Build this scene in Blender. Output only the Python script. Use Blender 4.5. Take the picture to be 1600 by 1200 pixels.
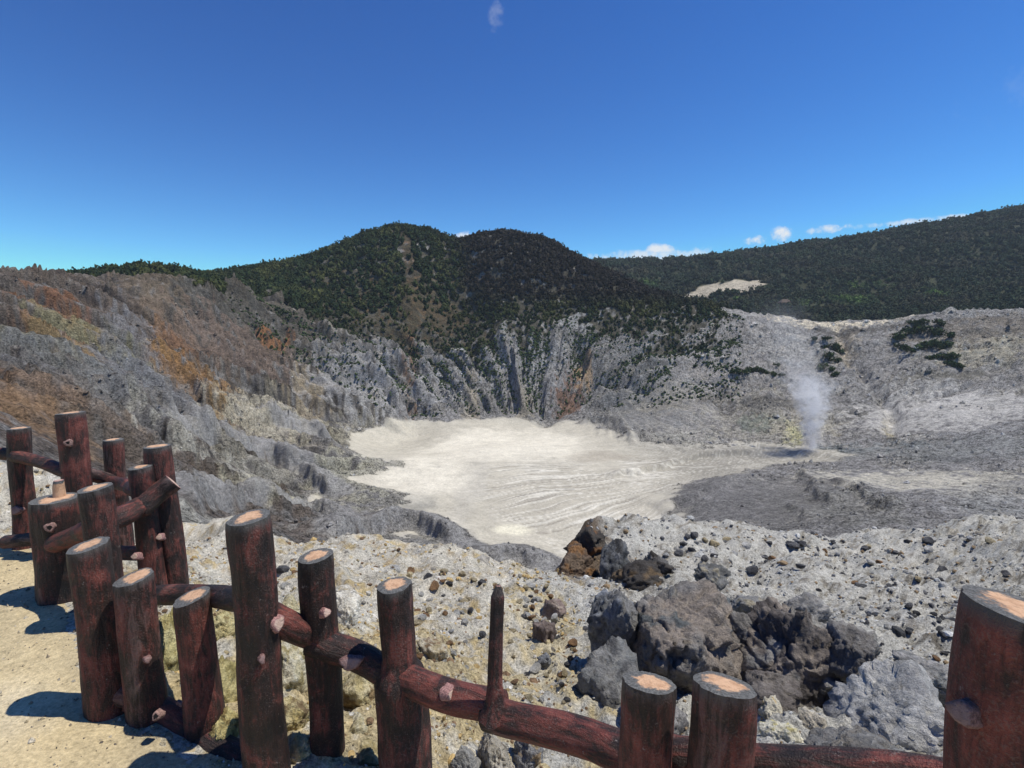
import bpy, bmesh, math, random
import numpy as np
from mathutils import Vector, Matrix

# ------------------------------------------------------------------ camera, sky, sun, exposure
scene = bpy.context.scene
for o in list(bpy.data.objects):
    bpy.data.objects.remove(o)
C = scene.collection
random.seed(7)
rng = np.random.default_rng(7)

EYE = 1.6
PITCH = math.radians(6.42)
cam_data = bpy.data.cameras.new('camera')
cam_data.sensor_width = 36.0
cam_data.lens = 18.0
cam_data.clip_start = 0.05
cam_data.clip_end = 30000.0
cam = bpy.data.objects.new('camera', cam_data)
C.objects.link(cam)
cam.location = (0, 0, EYE)
cam.rotation_euler = (math.radians(90) - PITCH, 0, 0)
scene.camera = cam

SUN_AZ = math.radians(87)      # clockwise from +Y (the view direction)
SUN_EL = math.radians(66)
sun_dir = Vector((math.sin(SUN_AZ) * math.cos(SUN_EL), math.cos(SUN_AZ) * math.cos(SUN_EL), math.sin(SUN_EL)))
sl = bpy.data.lights.new('sun', 'SUN')
sl.energy = 4.8
sl.angle = math.radians(0.53)
sl.color = (1.0, 0.95, 0.86)
sun = bpy.data.objects.new('sun', sl)
C.objects.link(sun)
sun.rotation_euler = (-sun_dir).to_track_quat('-Z', 'Y').to_euler()
sun.location = (40, 10, 60)

world = bpy.data.worlds.new('World')
scene.world = world
world.use_nodes = True
wt = world.node_tree
wt.nodes.clear()


class NT:
    """tiny helper for building node trees"""
    def __init__(self, tree):
        self.t = tree

    def n(self, kind, **kw):
        nd = self.t.nodes.new(kind)
        for k, v in kw.items():
            setattr(nd, k, v)
        return nd

    def put(self, sock, v):
        if isinstance(v, bpy.types.NodeSocket):
            self.t.links.new(v, sock)
        elif v is not None:
            if isinstance(v, (tuple, list)) and len(v) == 3 and sock.type == 'RGBA':
                v = (*v, 1.0)
            sock.default_value = v

    def math(self, op, a, b=None, c=None, clamp=False):
        nd = self.n('ShaderNodeMath', operation=op, use_clamp=clamp)
        self.put(nd.inputs[0], a)
        if b is not None: self.put(nd.inputs[1], b)
        if c is not None: self.put(nd.inputs[2], c)
        return nd.outputs[0]

    def vmath(self, op, a, b=None, scale=None):
        nd = self.n('ShaderNodeVectorMath', operation=op)
        self.put(nd.inputs[0], a)
        if b is not None: self.put(nd.inputs[1], b)
        if scale is not None: self.put(nd.inputs['Scale'], scale)
        return nd.outputs['Value'] if op in ('LENGTH', 'DOT_PRODUCT', 'DISTANCE') else nd.outputs[0]

    def mix(self, fac, a, b, mode='MIX'):
        nd = self.n('ShaderNodeMix', data_type='RGBA', blend_type=mode)
        self.put(nd.inputs[0], fac); self.put(nd.inputs[6], a); self.put(nd.inputs[7], b)
        return nd.outputs[2]

    def noise(self, vec, scale, detail=4.0, rough=0.55, dist=0.0, out=0):
        nd = self.n('ShaderNodeTexNoise')
        self.put(nd.inputs['Vector'], vec)
        nd.inputs['Scale'].default_value = scale
        nd.inputs['Detail'].default_value = detail
        nd.inputs['Roughness'].default_value = rough
        nd.inputs['Distortion'].default_value = dist
        return nd.outputs[out]

    def ramp(self, fac, stops, interp='LINEAR'):
        nd = self.n('ShaderNodeValToRGB')
        cr = nd.color_ramp
        cr.interpolation = interp
        while len(cr.elements) < len(stops):
            cr.elements.new(0.5)
        for e, (p, c) in zip(cr.elements, stops):
            e.position = p
            if not isinstance(c, (tuple, list)):
                c = (c, c, c)
            e.color = (*c[:3], 1.0)
        self.put(nd.inputs[0], fac)
        return nd.outputs[0]

    def maprange(self, v, a, b, c=0.0, d=1.0, smooth=True):
        nd = self.n('ShaderNodeMapRange')
        nd.interpolation_type = 'SMOOTHSTEP' if smooth else 'LINEAR'
        self.put(nd.inputs[0], v)
        for i, x in enumerate((a, b, c, d)):
            nd.inputs[i + 1].default_value = x
        return nd.outputs[0]


W = NT(wt)
sky = W.n('ShaderNodeTexSky', sky_type='NISHITA')
sky.sun_disc = False
sky.sun_elevation = SUN_EL
sky.sun_rotation = SUN_AZ
sky.altitude = 1800.0
sky.air_density = 1.0
sky.dust_density = 0.3
sky.ozone_density = 4.0
hs = W.n('ShaderNodeHueSaturation')
hs.inputs['Hue'].default_value = 0.5
hs.inputs['Saturation'].default_value = 1.3
hs.inputs['Value'].default_value = 1.0
W.put(hs.inputs['Color'], sky.outputs[0])
# small fair-weather clouds low over the hills and one wisp high up, by direction
geo = W.n('ShaderNodeNewGeometry')
dirv = W.vmath('NORMALIZE', W.vmath('SCALE', geo.outputs['Incoming'], scale=-1.0))
sep = W.n('ShaderNodeSeparateXYZ'); W.put(sep.inputs[0], dirv)
az = W.math('ARCTAN2', sep.outputs[0], sep.outputs[1])
el = W.math('ARCSINE', sep.outputs[2])
cn = W.noise(dirv, 34.0, 6.0, 0.62)
cn2 = W.noise(dirv, 120.0, 4.0, 0.6)
cnoise = W.math('ADD', W.math('MULTIPLY', W.math('SUBTRACT', cn, 0.5), 3.4), W.math('MULTIPLY', W.math('SUBTRACT', cn2, 0.5), 1.5))
total = None
for (a, e, wa, we, amp) in [(0.250, 0.129, 0.13, 0.014, 0.75), (0.275, 0.140, 0.035, 0.010, 0.9),
                            (0.435, 0.146, 0.022, 0.010, .9), (0.475, 0.155, 0.020, 0.012, .95),
                            (0.545, 0.156, 0.035, 0.008, 0.8), (0.665, 0.156, 0.09, 0.006, 0.75),
                            (-0.095, 0.168, 0.020, 0.012, 0.9), (-0.032, 0.512, 0.016, 0.024, 0.15),
                            (0.95, 0.30, 0.25, 0.06, 0.05)]:
    da = W.math('DIVIDE', W.math('SUBTRACT', az, a), wa)
    de = W.math('DIVIDE', W.math('SUBTRACT', el, e), we)
    q = W.math('SUBTRACT', 1.0, W.math('ADD', W.math('MULTIPLY', da, da), W.math('MULTIPLY', de, de)))
    q = W.math('ADD', q, cnoise)
    m = W.math('MULTIPLY', W.maprange(q, 0.0, 1.3), amp)
    total = m if total is None else W.math('MAXIMUM', total, m)
# deeper overhead, clearer towards the horizon, as the camera recorded this sky
sepc = W.n('ShaderNodeSeparateColor'); W.put(sepc.inputs[0], hs.outputs[0])
comb = W.n('ShaderNodeCombineColor')
for k_, (a_, i_, g_, m_) in enumerate([(0.145, 0.155, 0.88, 0.60), (0.495, 0.408, 1.36, 0.60), (0.80, 0.68, 1.25, 0.80)]):
    L_ = W.math('MINIMUM', W.math('MULTIPLY', sepc.outputs[k_], 0.13), m_)
    W.put(comb.inputs[k_], W.math('MULTIPLY', W.math('POWER', W.math('DIVIDE', L_, i_), g_), a_ / 0.10))
skycol = W.mix(total, comb.outputs[0], (8.6, 8.8, 9.0))
bg = W.n('ShaderNodeBackground')
bg.inputs['Strength'].default_value = 0.10
W.put(bg.inputs['Color'], skycol)
wo = W.n('ShaderNodeOutputWorld')
wt.links.new(bg.outputs[0], wo.inputs['Surface'])

scene.view_settings.view_transform = 'Standard'
scene.view_settings.look = 'None'
scene.view_settings.gamma = 1.0
scene.view_settings.use_curve_mapping = False
scene.view_settings.exposure = 0.0
scene.cycles.use_denoising = True
scene.cycles.max_bounces = 10
scene.cycles.diffuse_bounces = 3
scene.cycles.volume_bounces = 9
scene.cycles.transparent_max_bounces = 8

# ------------------------------------------------------------------ numeric helpers
F = 800.0
CT, ST = math.cos(PITCH), math.sin(PITCH)


def pix_dir(px, py):
    xc, yc = (px - 800.0) / F, (600.0 - py) / F
    return np.array([xc, CT + yc * ST, -ST + yc * CT])


def P(px, py, Y):
    d = pix_dir(px, py)
    t = Y / d[1]
    return np.array([d[0] * t, Y, EYE + d[2] * t])


def _hash(ix, iy, iz, seed):
    h = (ix.astype(np.int64) * 374761393 + iy.astype(np.int64) * 668265263 + iz * 2147483647 + seed * 1274126177) & 0xFFFFFFFF
    h = ((h ^ (h >> 13)) * 1274126177) & 0xFFFFFFFF
    h = ((h ^ (h >> 16)) * 2246822519) & 0xFFFFFFFF
    return (h ^ (h >> 15)) & 0xFFFFFFFF


def perlin(x, y, seed=0):
    x = np.asarray(x, float); y = np.asarray(y, float)
    x0 = np.floor(x); y0 = np.floor(y)
    fx, fy = x - x0, y - y0
    x0 = x0.astype(np.int64); y0 = y0.astype(np.int64)

    def g(dx, dy):
        a = _hash(x0 + dx, y0 + dy, 0, seed) * (2 * math.pi / 4294967296.0)
        return np.cos(a) * (fx - dx) + np.sin(a) * (fy - dy)
    u = fx * fx * fx * (fx * (fx * 6 - 15) + 10)
    v = fy * fy * fy * (fy * (fy * 6 - 15) + 10)
    a = g(0, 0); b = g(1, 0); c = g(0, 1); d = g(1, 1)
    return 1.45 * ((a + (b - a) * u) + ((c + (d - c) * u) - (a + (b - a) * u)) * v)


def fbm(x, y, octv=4, seed=0, gain=0.5):
    s = 0; a = 1.0
    for k in range(octv):
        s = s + a * perlin(x, y, seed + k * 17)
        x = x * 2.03 + 5.1; y = y * 2.03 - 3.7; a *= gain
    return s


def noise3(p, seed=0):
    p = np.asarray(p, float)
    i = np.floor(p); f = p - i
    i = i.astype(np.int64)
    w = f * f * (3 - 2 * f)
    r = 0
    for dx in (0, 1):
        for dy in (0, 1):
            for dz in (0, 1):
                h = _hash(i[..., 0] + dx, i[..., 1] + dy, (i[..., 2] + dz) * 1440662683, seed) / 4294967296.0 * 2 - 1
                r = r + h * np.where(dx, w[..., 0], 1 - w[..., 0]) * np.where(dy, w[..., 1], 1 - w[..., 1]) * np.where(dz, w[..., 2], 1 - w[..., 2])
    return r


def fbm3(p, octv=4, seed=0, gain=0.5):
    s = 0; a = 1.0
    for k in range(octv):
        s = s + a * noise3(p, seed + 31 * k)
        p = p * 2.03 + 1.7; a *= gain
    return s


def smooth(x, a, b):
    t = np.clip((x - a) / (b - a), 0, 1)
    return t * t * (3 - 2 * t)


class TPS:
    def __init__(self, pts, scale, lam=1e-4):
        pts = np.array(pts, float)
        self.c = pts[:, :2] / scale
        self.s = scale
        n = len(pts)
        K = self.k(self.c, self.c) + lam * np.eye(n)
        Pm = np.hstack([np.ones((n, 1)), self.c])
        A = np.zeros((n + 3, n + 3))
        A[:n, :n] = K; A[:n, n:] = Pm; A[n:, :n] = Pm.T
        self.w = np.linalg.solve(A, np.concatenate([pts[:, 2], np.zeros(3)]))

    def k(self, a, b):
        d2 = (a[:, None, 0] - b[None, :, 0]) ** 2 + (a[:, None, 1] - b[None, :, 1]) ** 2
        return 0.5 * d2 * np.log(d2 + 1e-12)

    def __call__(self, x, y):
        x = np.asarray(x, float); sh = x.shape
        q = np.stack([x.ravel(), np.asarray(y, float).ravel()], 1) / self.s
        out = np.empty(len(q))
        n = len(self.c)
        for s in range(0, len(q), 60000):
            e = s + 60000
            out[s:e] = self.k(q[s:e], self.c) @ self.w[:n] + self.w[n] + q[s:e] @ self.w[n + 1:]
        return out.reshape(sh)


def inpoly(x, y, poly):
    poly = np.asarray(poly)
    r = np.zeros(np.shape(x), bool)
    n = len(poly)
    for i in range(n):
        x1, y1 = poly[i][:2]; x2, y2 = poly[(i + 1) % n][:2]
        if y1 == y2:
            continue
        c = ((y1 > y) != (y2 > y)) & (x < (x2 - x1) * (y - y1) / (y2 - y1) + x1)
        r ^= c
    return r


def seg_dist(x, y, line):
    """unsigned distance to a polyline, signed side (+ left of travel), position along 0..1"""
    best = np.full(np.shape(x), 1e9); side = np.zeros(np.shape(x)); pos = np.zeros(np.shape(x))
    line = np.asarray(line)
    L = np.r_[0, np.cumsum(np.hypot(*np.diff(line[:, :2], axis=0).T))]
    for i in range(len(line) - 1):
        ax, ay = line[i][:2]; bx, by = line[i + 1][:2]
        dx, dy = bx - ax, by - ay
        t = np.clip(((x - ax) * dx + (y - ay) * dy) / (dx * dx + dy * dy), 0, 1)
        ex, ey = x - (ax + t * dx), y - (ay + t * dy)
        d = np.hypot(ex, ey)
        m = d < best
        best = np.where(m, d, best)
        side = np.where(m, np.sign(dx * ey - dy * ex), side)
        pos = np.where(m, (L[i] + t * (L[i + 1] - L[i])) / L[-1], pos)
    return best, side, pos


# ------------------------------------------------------------------ object helpers
def tag(o, label=None, cat=None, group=None, kind=None):
    if label: o['label'] = label
    if cat: o['category'] = cat
    if group: o['group'] = group
    if kind: o['kind'] = kind
    return o


def mesh_np(name, verts, faces, smooth_shade=True, col=None, extra=None, grain=None):
    verts = np.asarray(verts, np.float32)
    faces = np.asarray(faces, np.int32)
    me = bpy.data.meshes.new(name)
    nf, k = faces.shape
    me.vertices.add(len(verts)); me.vertices.foreach_set('co', verts.ravel())
    me.loops.add(nf * k); me.loops.foreach_set('vertex_index', faces.ravel())
    me.polygons.add(nf)
    me.polygons.foreach_set('loop_start', np.arange(0, nf * k, k, dtype=np.int32))
    me.polygons.foreach_set('loop_total', np.full(nf, k, np.int32))
    me.update(calc_edges=True)
    me.polygons.foreach_set('use_smooth', np.full(nf, smooth_shade))
    if col is not None:
        a = me.color_attributes.new('Col', 'FLOAT_COLOR', 'POINT')
        c4 = np.ones((len(verts), 4), np.float32); c4[:, :3] = col
        if grain is not None: c4[:, 3] = grain
        a.data.foreach_set('color', c4.ravel())
    for k2, v in (extra or {}).items():
        a = me.attributes.new(k2, 'FLOAT', 'POINT')
        a.data.foreach_set('value', np.asarray(v, np.float32))
    return me


def obj(name, me, mat=None, parent=None, loc=None):
    o = bpy.data.objects.new(name, me)
    C.objects.link(o)
    if mat is not None and me is not None and len(me.materials) == 0:
        me.materials.append(mat)
    if parent is not None:
        o.parent = parent
    if loc is not None:
        o.location = loc
    return o


def empty(name, loc):
    o = bpy.data.objects.new(name, None)
    C.objects.link(o); o.location = loc
    o.empty_display_size = 0.2
    return o


def new_mat(name):
    m = bpy.data.materials.new(name)
    m.use_nodes = True
    t = NT(m.node_tree)
    bs = m.node_tree.nodes['Principled BSDF']
    bs.inputs['Specular IOR Level'].default_value = 0.25
    bs.inputs['Roughness'].default_value = 0.95
    return m, t, bs


def coords(t, which='Object'):
    return t.n('ShaderNodeTexCoord').outputs[which]


def attr(t, name, out='Color'):
    nd = t.n('ShaderNodeAttribute'); nd.attribute_name = name
    return nd.outputs[out]


def bump(t, bs, height, strength, dist):
    b = t.n('ShaderNodeBump')
    b.inputs['Strength'].default_value = strength
    b.inputs['Distance'].default_value = dist
    t.put(b.inputs['Height'], height)
    t.put(bs.inputs['Normal'], b.outputs[0])
    return b


# ------------------------------------------------------------------ materials for land
def land_mat(name, s1, s2, s3, amt, bdist, bstr=1.0, rough=0.95, nr=0.65):
    """vertex colour broken up by three scales of grain, with relief"""
    m, t, bs = new_mat(name)
    co = coords(t)
    c = attr(t, 'Col')
    n1 = t.noise(co, s1, 5, 0.6); n2 = t.noise(co, s2, 6, nr); n3 = t.noise(co, s3, 4, nr)
    v = t.math('ADD', t.math('ADD', t.math('MULTIPLY', t.math('SUBTRACT', n1, 0.5), amt[0]), t.math('MULTIPLY', t.math('SUBTRACT', n2, 0.5), amt[1])), t.math('MULTIPLY', t.math('SUBTRACT', n3, 0.5), amt[2]))
    gra = attr(t, 'Col', 'Alpha')
    g = t.math('MAXIMUM', t.math('ADD', 1.0, t.math('MULTIPLY', v, gra)), 0.12)
    col = t.vmath('SCALE', c, scale=g)
    t.put(bs.inputs['Base Color'], col)
    bs.inputs['Roughness'].default_value = rough
    bs.inputs['Specular IOR Level'].default_value = 0.12
    h = t.math('MULTIPLY', t.math('ADD', t.math('MULTIPLY', n2, 1.0), t.math('MULTIPLY', n3, 0.35)), gra)
    bump(t, bs, h, bstr, bdist)
    return m


M_wall = land_mat('ash_rock', 0.06, 0.28, 1.1, (1.6, 4.2, 5.5), 4.0, nr=0.78)
M_floor = land_mat('dry_sediment', 0.025, 0.12, 0.7, (0.4, 0.8, 1.0), 0.7, nr=.75)
M_hill = land_mat('hill_soil', 0.03, 0.14, 0.6, (1.2, 2.4, 3.0), 3.0, nr=.75)
M_slope = land_mat('ash_gravel', 1.6, 14.0, 55.0, (0.8, 1.9, 3.0), 0.05, nr=.72)
M_path = land_mat('sandy_path', 1.1, 9.0, 60.0, (0.5, 0.9, 1.6), 0.02, nr=.75)

# ------------------------------------------------------------------ the crater bowl and the hills behind
ctrl = []
for (px, py, Y) in [
    # dark ground rims and left wall
    (-260, 440, 230), (-400, 560, 150), (0, 440, 340), (100, 447, 380), (180, 468, 405), (230, 459, 430), (265, 450, 450), (310, 452, 480), (380, 455, 540),
    (0, 540, 240), (-100, 620, 110), (0, 650, 105), (60, 600, 180), (100, 500, 320), (200, 500, 375), (200, 570, 320), (130, 640, 190), (300, 500, 450), (300, 560, 400), (250, 640, 270),
    (330, 620, 360), (400, 500, 530), (400, 560, 480), (400, 620, 420), (450, 660, 395), (480, 580, 510), (500, 640, 470), (520, 680, 420),
    (0, 740, 60), (0, 800, 38), (120, 720, 110), (200, 700, 170), (300, 700, 255), (400, 700, 330), (200, 760, 110), (300, 770, 190), (400, 760, 250), (480, 740, 320), (500, 790, 275),
    (300, 830, 100), (420, 830, 160), (560, 820, 245), (500, 850, 135), (600, 850, 190), (650, 860, 200), (640, 820, 250), (540, 700, 400), (575, 730, 338), (565, 762, 296), (545, 790, 260), (620, 815, 248), (690, 845, 225),
    # back wall
    (560, 670, 475), (640, 670, 510), (600, 620, 520), (700, 620, 555), (780, 630, 560), (850, 630, 558), (910, 630, 560),
    (560, 560, 560), (640, 560, 600), (720, 560, 605), (800, 560, 600), (880, 560, 605), (940, 560, 600), (1000, 560, 595),
    (500, 520, 580), (560, 520, 610), (640, 520, 640), (720, 525, 650), (800, 515, 635), (880, 510, 640), (960, 515, 640), (1050, 530, 625),
    # forested humps behind
    (345, 436, 690), (400, 420, 770), (450, 412, 800), (500, 397, 830), (560, 373, 850), (600, 360, 855), (640, 357, 850), (680, 366, 850), (716, 380, 850),
    (745, 371, 805), (800, 370, 800), (850, 379, 790), (880, 396, 780), (912, 412, 760), (940, 427, 740), (960, 440, 725), (1000, 458, 705), (1050, 474, 690), (1110, 487, 665),
    (400, 470, 590), (470, 470, 630), (480, 440, 720), (540, 430, 740), (560, 470, 680), (640, 410, 745), (640, 470, 670), (600, 440, 715), (690, 430, 755), (720, 470, 715), (700, 500, 680), (760, 430, 735), (800, 430, 715), (800, 480, 668), (860, 430, 715), (880, 470, 680), (940, 470, 675), (960, 490, 660), (1000, 500, 650),
    # left hump of forest behind the rim
    (90, 439, 560), (180, 427, 560), (250, 423, 560), (310, 432, 570), (200, 462, 485), (280, 458, 520), (340, 452, 600), (0, 455, 480),
    # right side: debris fan, vent, gullies, rim
    (955, 590, 578), (920, 610, 572), (1000, 640, 522), (960, 650, 510), (1050, 650, 480), (1050, 600, 540), (1100, 600, 535), (1130, 680, 435), (1150, 640, 490), (1150, 570, 565), (1080, 560, 590),
    (1110, 510, 640), (1160, 492, 660), (1200, 500, 650), (1260, 506, 645), (1330, 508, 640), (1400, 500, 625), (1460, 491, 605), (1600, 486, 560), (1800, 480, 500),
    (1200, 550, 590), (1250, 560, 585), (1250, 610, 520), (1280, 640, 478), (1200, 640, 480), (1340, 560, 570), (1320, 610, 510), (1390, 590, 510), (1395, 650, 440), (1420, 560, 535), (1450, 610, 475),
    (1500, 580, 490), (1600, 570, 470), (1470, 640, 425), (1600, 610, 430), (1600, 660, 360), (1480, 690, 360), (1400, 690, 385), (1340, 690, 400), (1560, 720, 300), (1700, 650, 330),
    (1230, 727, 345), (1330, 730, 315), (1420, 740, 285), (1500, 757, 252), (1600, 790, 205), (1800, 840, 160), (1300, 712, 385), (1420, 715, 330), (1520, 735, 280),
    (1065, 782, 275), (1045, 800, 262), (1150, 752, 290), (1200, 760, 280), (1280, 770, 255), (1150, 800, 240), (1050, 820, 245), (1240, 810, 215), (1350, 800, 205), (1450, 800, 190), (1500, 830, 150), (1300, 840, 150), (1100, 850, 170), (1600, 850, 120),
]:
    ctrl.append(P(px, py, Y))
ZF = -98.4
floor_px = [(690, 668), (780, 660), (860, 663), (920, 675), (985, 700), (1060, 722), (620, 715), (585, 760), (680, 795), (715, 835), (790, 868), (850, 890), (950, 850), (1010, 805), (1020, 770), (1100, 742), (1180, 718), (1240, 708), (800, 700), (800, 760), (900, 740), (760, 820), (900, 800), (960, 720), (700, 720)]


def on_plane(px, py, z):
    d = pix_dir(px, py)
    t = (z - EYE) / d[2]
    return np.array([d[0] * t, d[1] * t, z])


for (px, py) in floor_px:
    ctrl.append(on_plane(px, py, ZF))
ctrl += [(0, 20, -18), (0, 60, -45), (0, 110, -70), (60, 90, -62), (-40, 90, -56), (-22, 20, -15), (-30, 28, -17), (-12, 24, -18), (22, 20, -20), (35, 30, -28), (60, 40, -34), (-15, 45, -32), (-40, 60, -34), (120, 60, -40), (0, 170, -92),
         (-100, 1000, 110), (100, 1000, 70), (-300, 1000, 70), (300, 1000, -10), (400, 800, -22), (250, 830, 10), (600, 800, -20), (-550, 800, 40), (-700, 600, 30), (700, 600, 5), (-500, 1000, 30), (600, 1000, -20), (-600, 300, 30), (-500, 120, 20), (500, 150, -20), (700, 300, 0)]
base = TPS(ctrl, 400.0, 2e-5)


def hit(px, py, lo=30.0, hi=1100.0):
    d = pix_dir(px, py)
    Ys = np.linspace(lo, hi, 1000)
    t = Ys / d[1]
    g = EYE + d[2] * t - base(d[0] * t, Ys)
    k = np.where(g < 0)[0]
    k = k[0] if len(k) else len(Ys) - 1
    return np.array([d[0] * t[k], Ys[k], EYE + d[2] * t[k]])


def hits(*pp):
    return np.array([hit(*p) for p in pp])


NU, NY = 1000, 530
uu = np.linspace(-1.34, 1.34, NU)
yy = np.r_[np.geomspace(16, 120, 60, endpoint=False), np.linspace(120, 880, 446, endpoint=False), np.linspace(880, 1150, 24)]
GY = np.repeat(yy[:, None], NU, 1)
GX = GY * uu[None, :]
H0 = base(GX, GY)
gy_, gx_ = np.gradient(H0)
# true slope of the smooth bowl
dYd = np.gradient(GY, axis=0)
dzdy = gy_ / dYd
dXd = np.gradient(GX, axis=1)
dzdx = gx_ / dXd
dzdy = dzdy - dzdx * (np.gradient(GX, axis=0) / dYd)
slope = np.hypot(dzdx, dzdy)

n1 = fbm(GX / 45, GY / 45, 4, 101); n2 = fbm(GX / 12, GY / 12, 4, 102); n3 = fbm(GX / 5, GY / 5, 2, 103)
pn = [fbm(GX / 16, GY / 16, 3, 300 + k) for k in range(4)]


def lerp(c, m, col):
    m = np.clip(m, 0, 1)[..., None]
    return c * (1 - m) + np.array(col) * m


def pw(px, py, rx, ry, nz=0.9, seed=0):
    """weight of a ragged patch of ground seen around that spot, laid out on the ground itself"""
    c0 = hit(px, py); a = (hit(px + rx, py) - hit(px - rx, py)) / 2; b = (hit(px, py + ry) - hit(px, py - ry)) / 2
    a[0] = max(a[0], rx * c0[1] / F); a[1] = np.clip(a[1], -a[0], a[0])
    M_ = np.linalg.inv(np.array([[a[0], b[0]], [a[1], b[1] if abs(b[1]) > 2 else 2.0]]))
    dx, dy = GX - c0[0], GY - c0[1]
    q = (M_[0, 0] * dx + M_[0, 1] * dy) ** 2 + (M_[1, 0] * dx + M_[1, 1] * dy) ** 2
    return smooth(1.25 - q + nz * (0.9 * n2 * (1 if seed % 2 else -1) + 1.3 * n3 + .6 * pn[seed % 4]), 0.0, 0.9)


def patch(col, px, py, rx, ry, c, strength, nz=0.9, seed=0):
    return lerp(col, pw(px, py, rx, ry, nz, seed) * strength, c)


CX, CY = 10.0, 375.0
TH = np.arctan2(GX - CX, GY - CY)
RH = np.hypot((GX - CX), (GY - CY))
wx = fbm(GX / 60, GY / 60, 3, 5)
rough = smooth(H0, ZF + 0.5, ZF + 10)
wallm = smooth(slope, 0.28, 0.62) * smooth(H0, ZF + 1, ZF + 14)
forest_poly = np.vstack([hits((330, 437), (390, 450), (450, 475), (500, 510), (580, 530), (660, 548), (720, 555), (790, 530), (860, 520), (930, 522), (1000, 540), (1060, 548), (1110, 524), (1135, 494)),
                         [(330, 900, 0), (350, 1200, 0), (-700, 1200, 0), (-560, 700, 0)]])
forest_poly2 = np.array([(-700, 640), (-560, 505), (-400, 472), (-330, 470), (-290, 510), (-300, 620), (-330, 700), (-560, 720)])
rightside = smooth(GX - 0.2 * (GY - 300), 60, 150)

# fluted gullies running down the walls towards the pan
wx2 = fbm(GX / 25, GY / 25, 3, 6)
w90 = perlin(GX / 95, GY / 95, 8); w50 = perlin(GX / 48, GY / 48, 9); w30 = perlin(GX / 22, GY / 22, 10)


def tri(t):
    return np.abs((t % 1.0) - 0.5) * 2


TS = TH - np.tanh((GX - 20) / 170.0) * 0.0030 * (RH - 200)
f1 = tri(TS * 4.1 + 0.55 * w90 + .16 * w50 + .05 * w30)
f2 = tri(TS * 9.7 + 0.9 * w90 + .36 * w50 + .14 * w30)
f3 = np.abs(perlin(TS * 34.0 + 1.4 * w90 + .7 * w50, RH * 0.018, 13))
jx, jy = GX + 10 * fbm(GX / 22, GY / 22, 3, 50), GY + 10 * fbm(GX / 22, GY / 22, 3, 60)
jy = jy - smooth(GX, -220, -150) * 58 * (.45 * f1 + .55 * f2 + .25 * f3 - .55)
forest = (inpoly(jx, jy, forest_poly) | inpoly(jx, jy, forest_poly2)).astype(float)
amp = wallm * (1 - 0.6 * rightside) * (1 - 0.35 * forest)
mod = np.clip(0.75 + 0.9 * w50, 0.25, 1.5); mod2 = np.clip(0.75 + 0.9 * w30, 0.2, 1.5)
f5 = np.abs(perlin(TS * 75.0 + 2.0 * w90 + 1.4 * w50 + w30, RH * 0.03, 16))
f6 = np.abs(perlin(TS * 150.0 + 2.5 * w50 + 2 * w30, RH * 0.05, 18))
smooth_ash = np.maximum.reduce([pw(1400, 752, 190, 20, .2), pw(1150, 785, 130, 44, .2), pw(1030, 645, 90, 50, .2), pw(1490, 640, 120, 36, .2)])
amp = amp * (1 - .8 * smooth_ash)
amp = amp * (1 - .55 * smooth(H0, -25, 10)) * smooth(GY, 300, 400)
D = amp * ((f1 - 0.5) * 16 * mod + (f2 - 0.5) * 14 * mod2 + (f3 - 0.33) * 11 + (f5 - .33) * 4.5 + (f6 - .33) * 2.4)
# on the left the ash lies in tilted slabs whose broken edges face the viewer and run down to the right
lw = smooth(-GX, 50, 130) * rough * (1 - forest) * smooth(GY, 110, 190)


def saw(t, k=.16):
    f = t % 1.0
    return np.where(f < k, f / k, (1 - f) / (1 - k))


vb = GY - 0.30 * GX
ph1 = vb / 38 + .55 * w90 + .30 * w50 + .10 * w30; ph2 = vb / 15 + .9 * w90 + .6 * w50 + .25 * w30 + .06 * n3
b1 = saw(ph1); b2 = saw(ph2)
b3 = saw(vb / 6.5 + 1.2 * w50 + .6 * w30 + .15 * n3, .25)
D += lw * ((b1 - .5) * 15 * np.clip(.7 + w50, .2, 1.4) + (b2 - .5) * 11 * np.clip(.6 + 1.2 * w30, 0, 1.4) + (b3 - .5) * 2.6 * np.clip(.5 + 1.3 * w30, 0, 1.3))
farR = smooth(GY, 370, 450)
D += rough * (1 - .75 * smooth_ash) * rightside * farR * ((np.abs(perlin(TH * 60 + wx + w50, RH * 0.015, 14)) - .3) * 5.0 + (np.abs(perlin(TH * 22 + wx, RH * 0.008, 15)) - .3) * 7.0)
D += rough * (1 - .7 * smooth_ash) * (wx2 * 1.6 + fbm(GX / 9, GY / 9, 3, 22) * 1.3)
# benches of layered tephra on the left wall
leftw = smooth(-GX, 60, 160) * smooth(GY, 120, 200) * (1 - forest)
st = H0 + D + 6 * wx
D += leftw * wallm * (np.abs(((st / 11.0) % 1.0) - 0.5) - 0.25) * 5.0
# soft relief on the pan: shallow braided channels
pan = 1 - smooth(H0, ZF + 0.6, ZF + 4)
D += pan * (fbm(GX / 40, GY / 40, 3, 31) * 0.5 + np.abs(perlin(GX / 30 + wx * .6, GY / 9, 33)) * -0.5)

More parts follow.
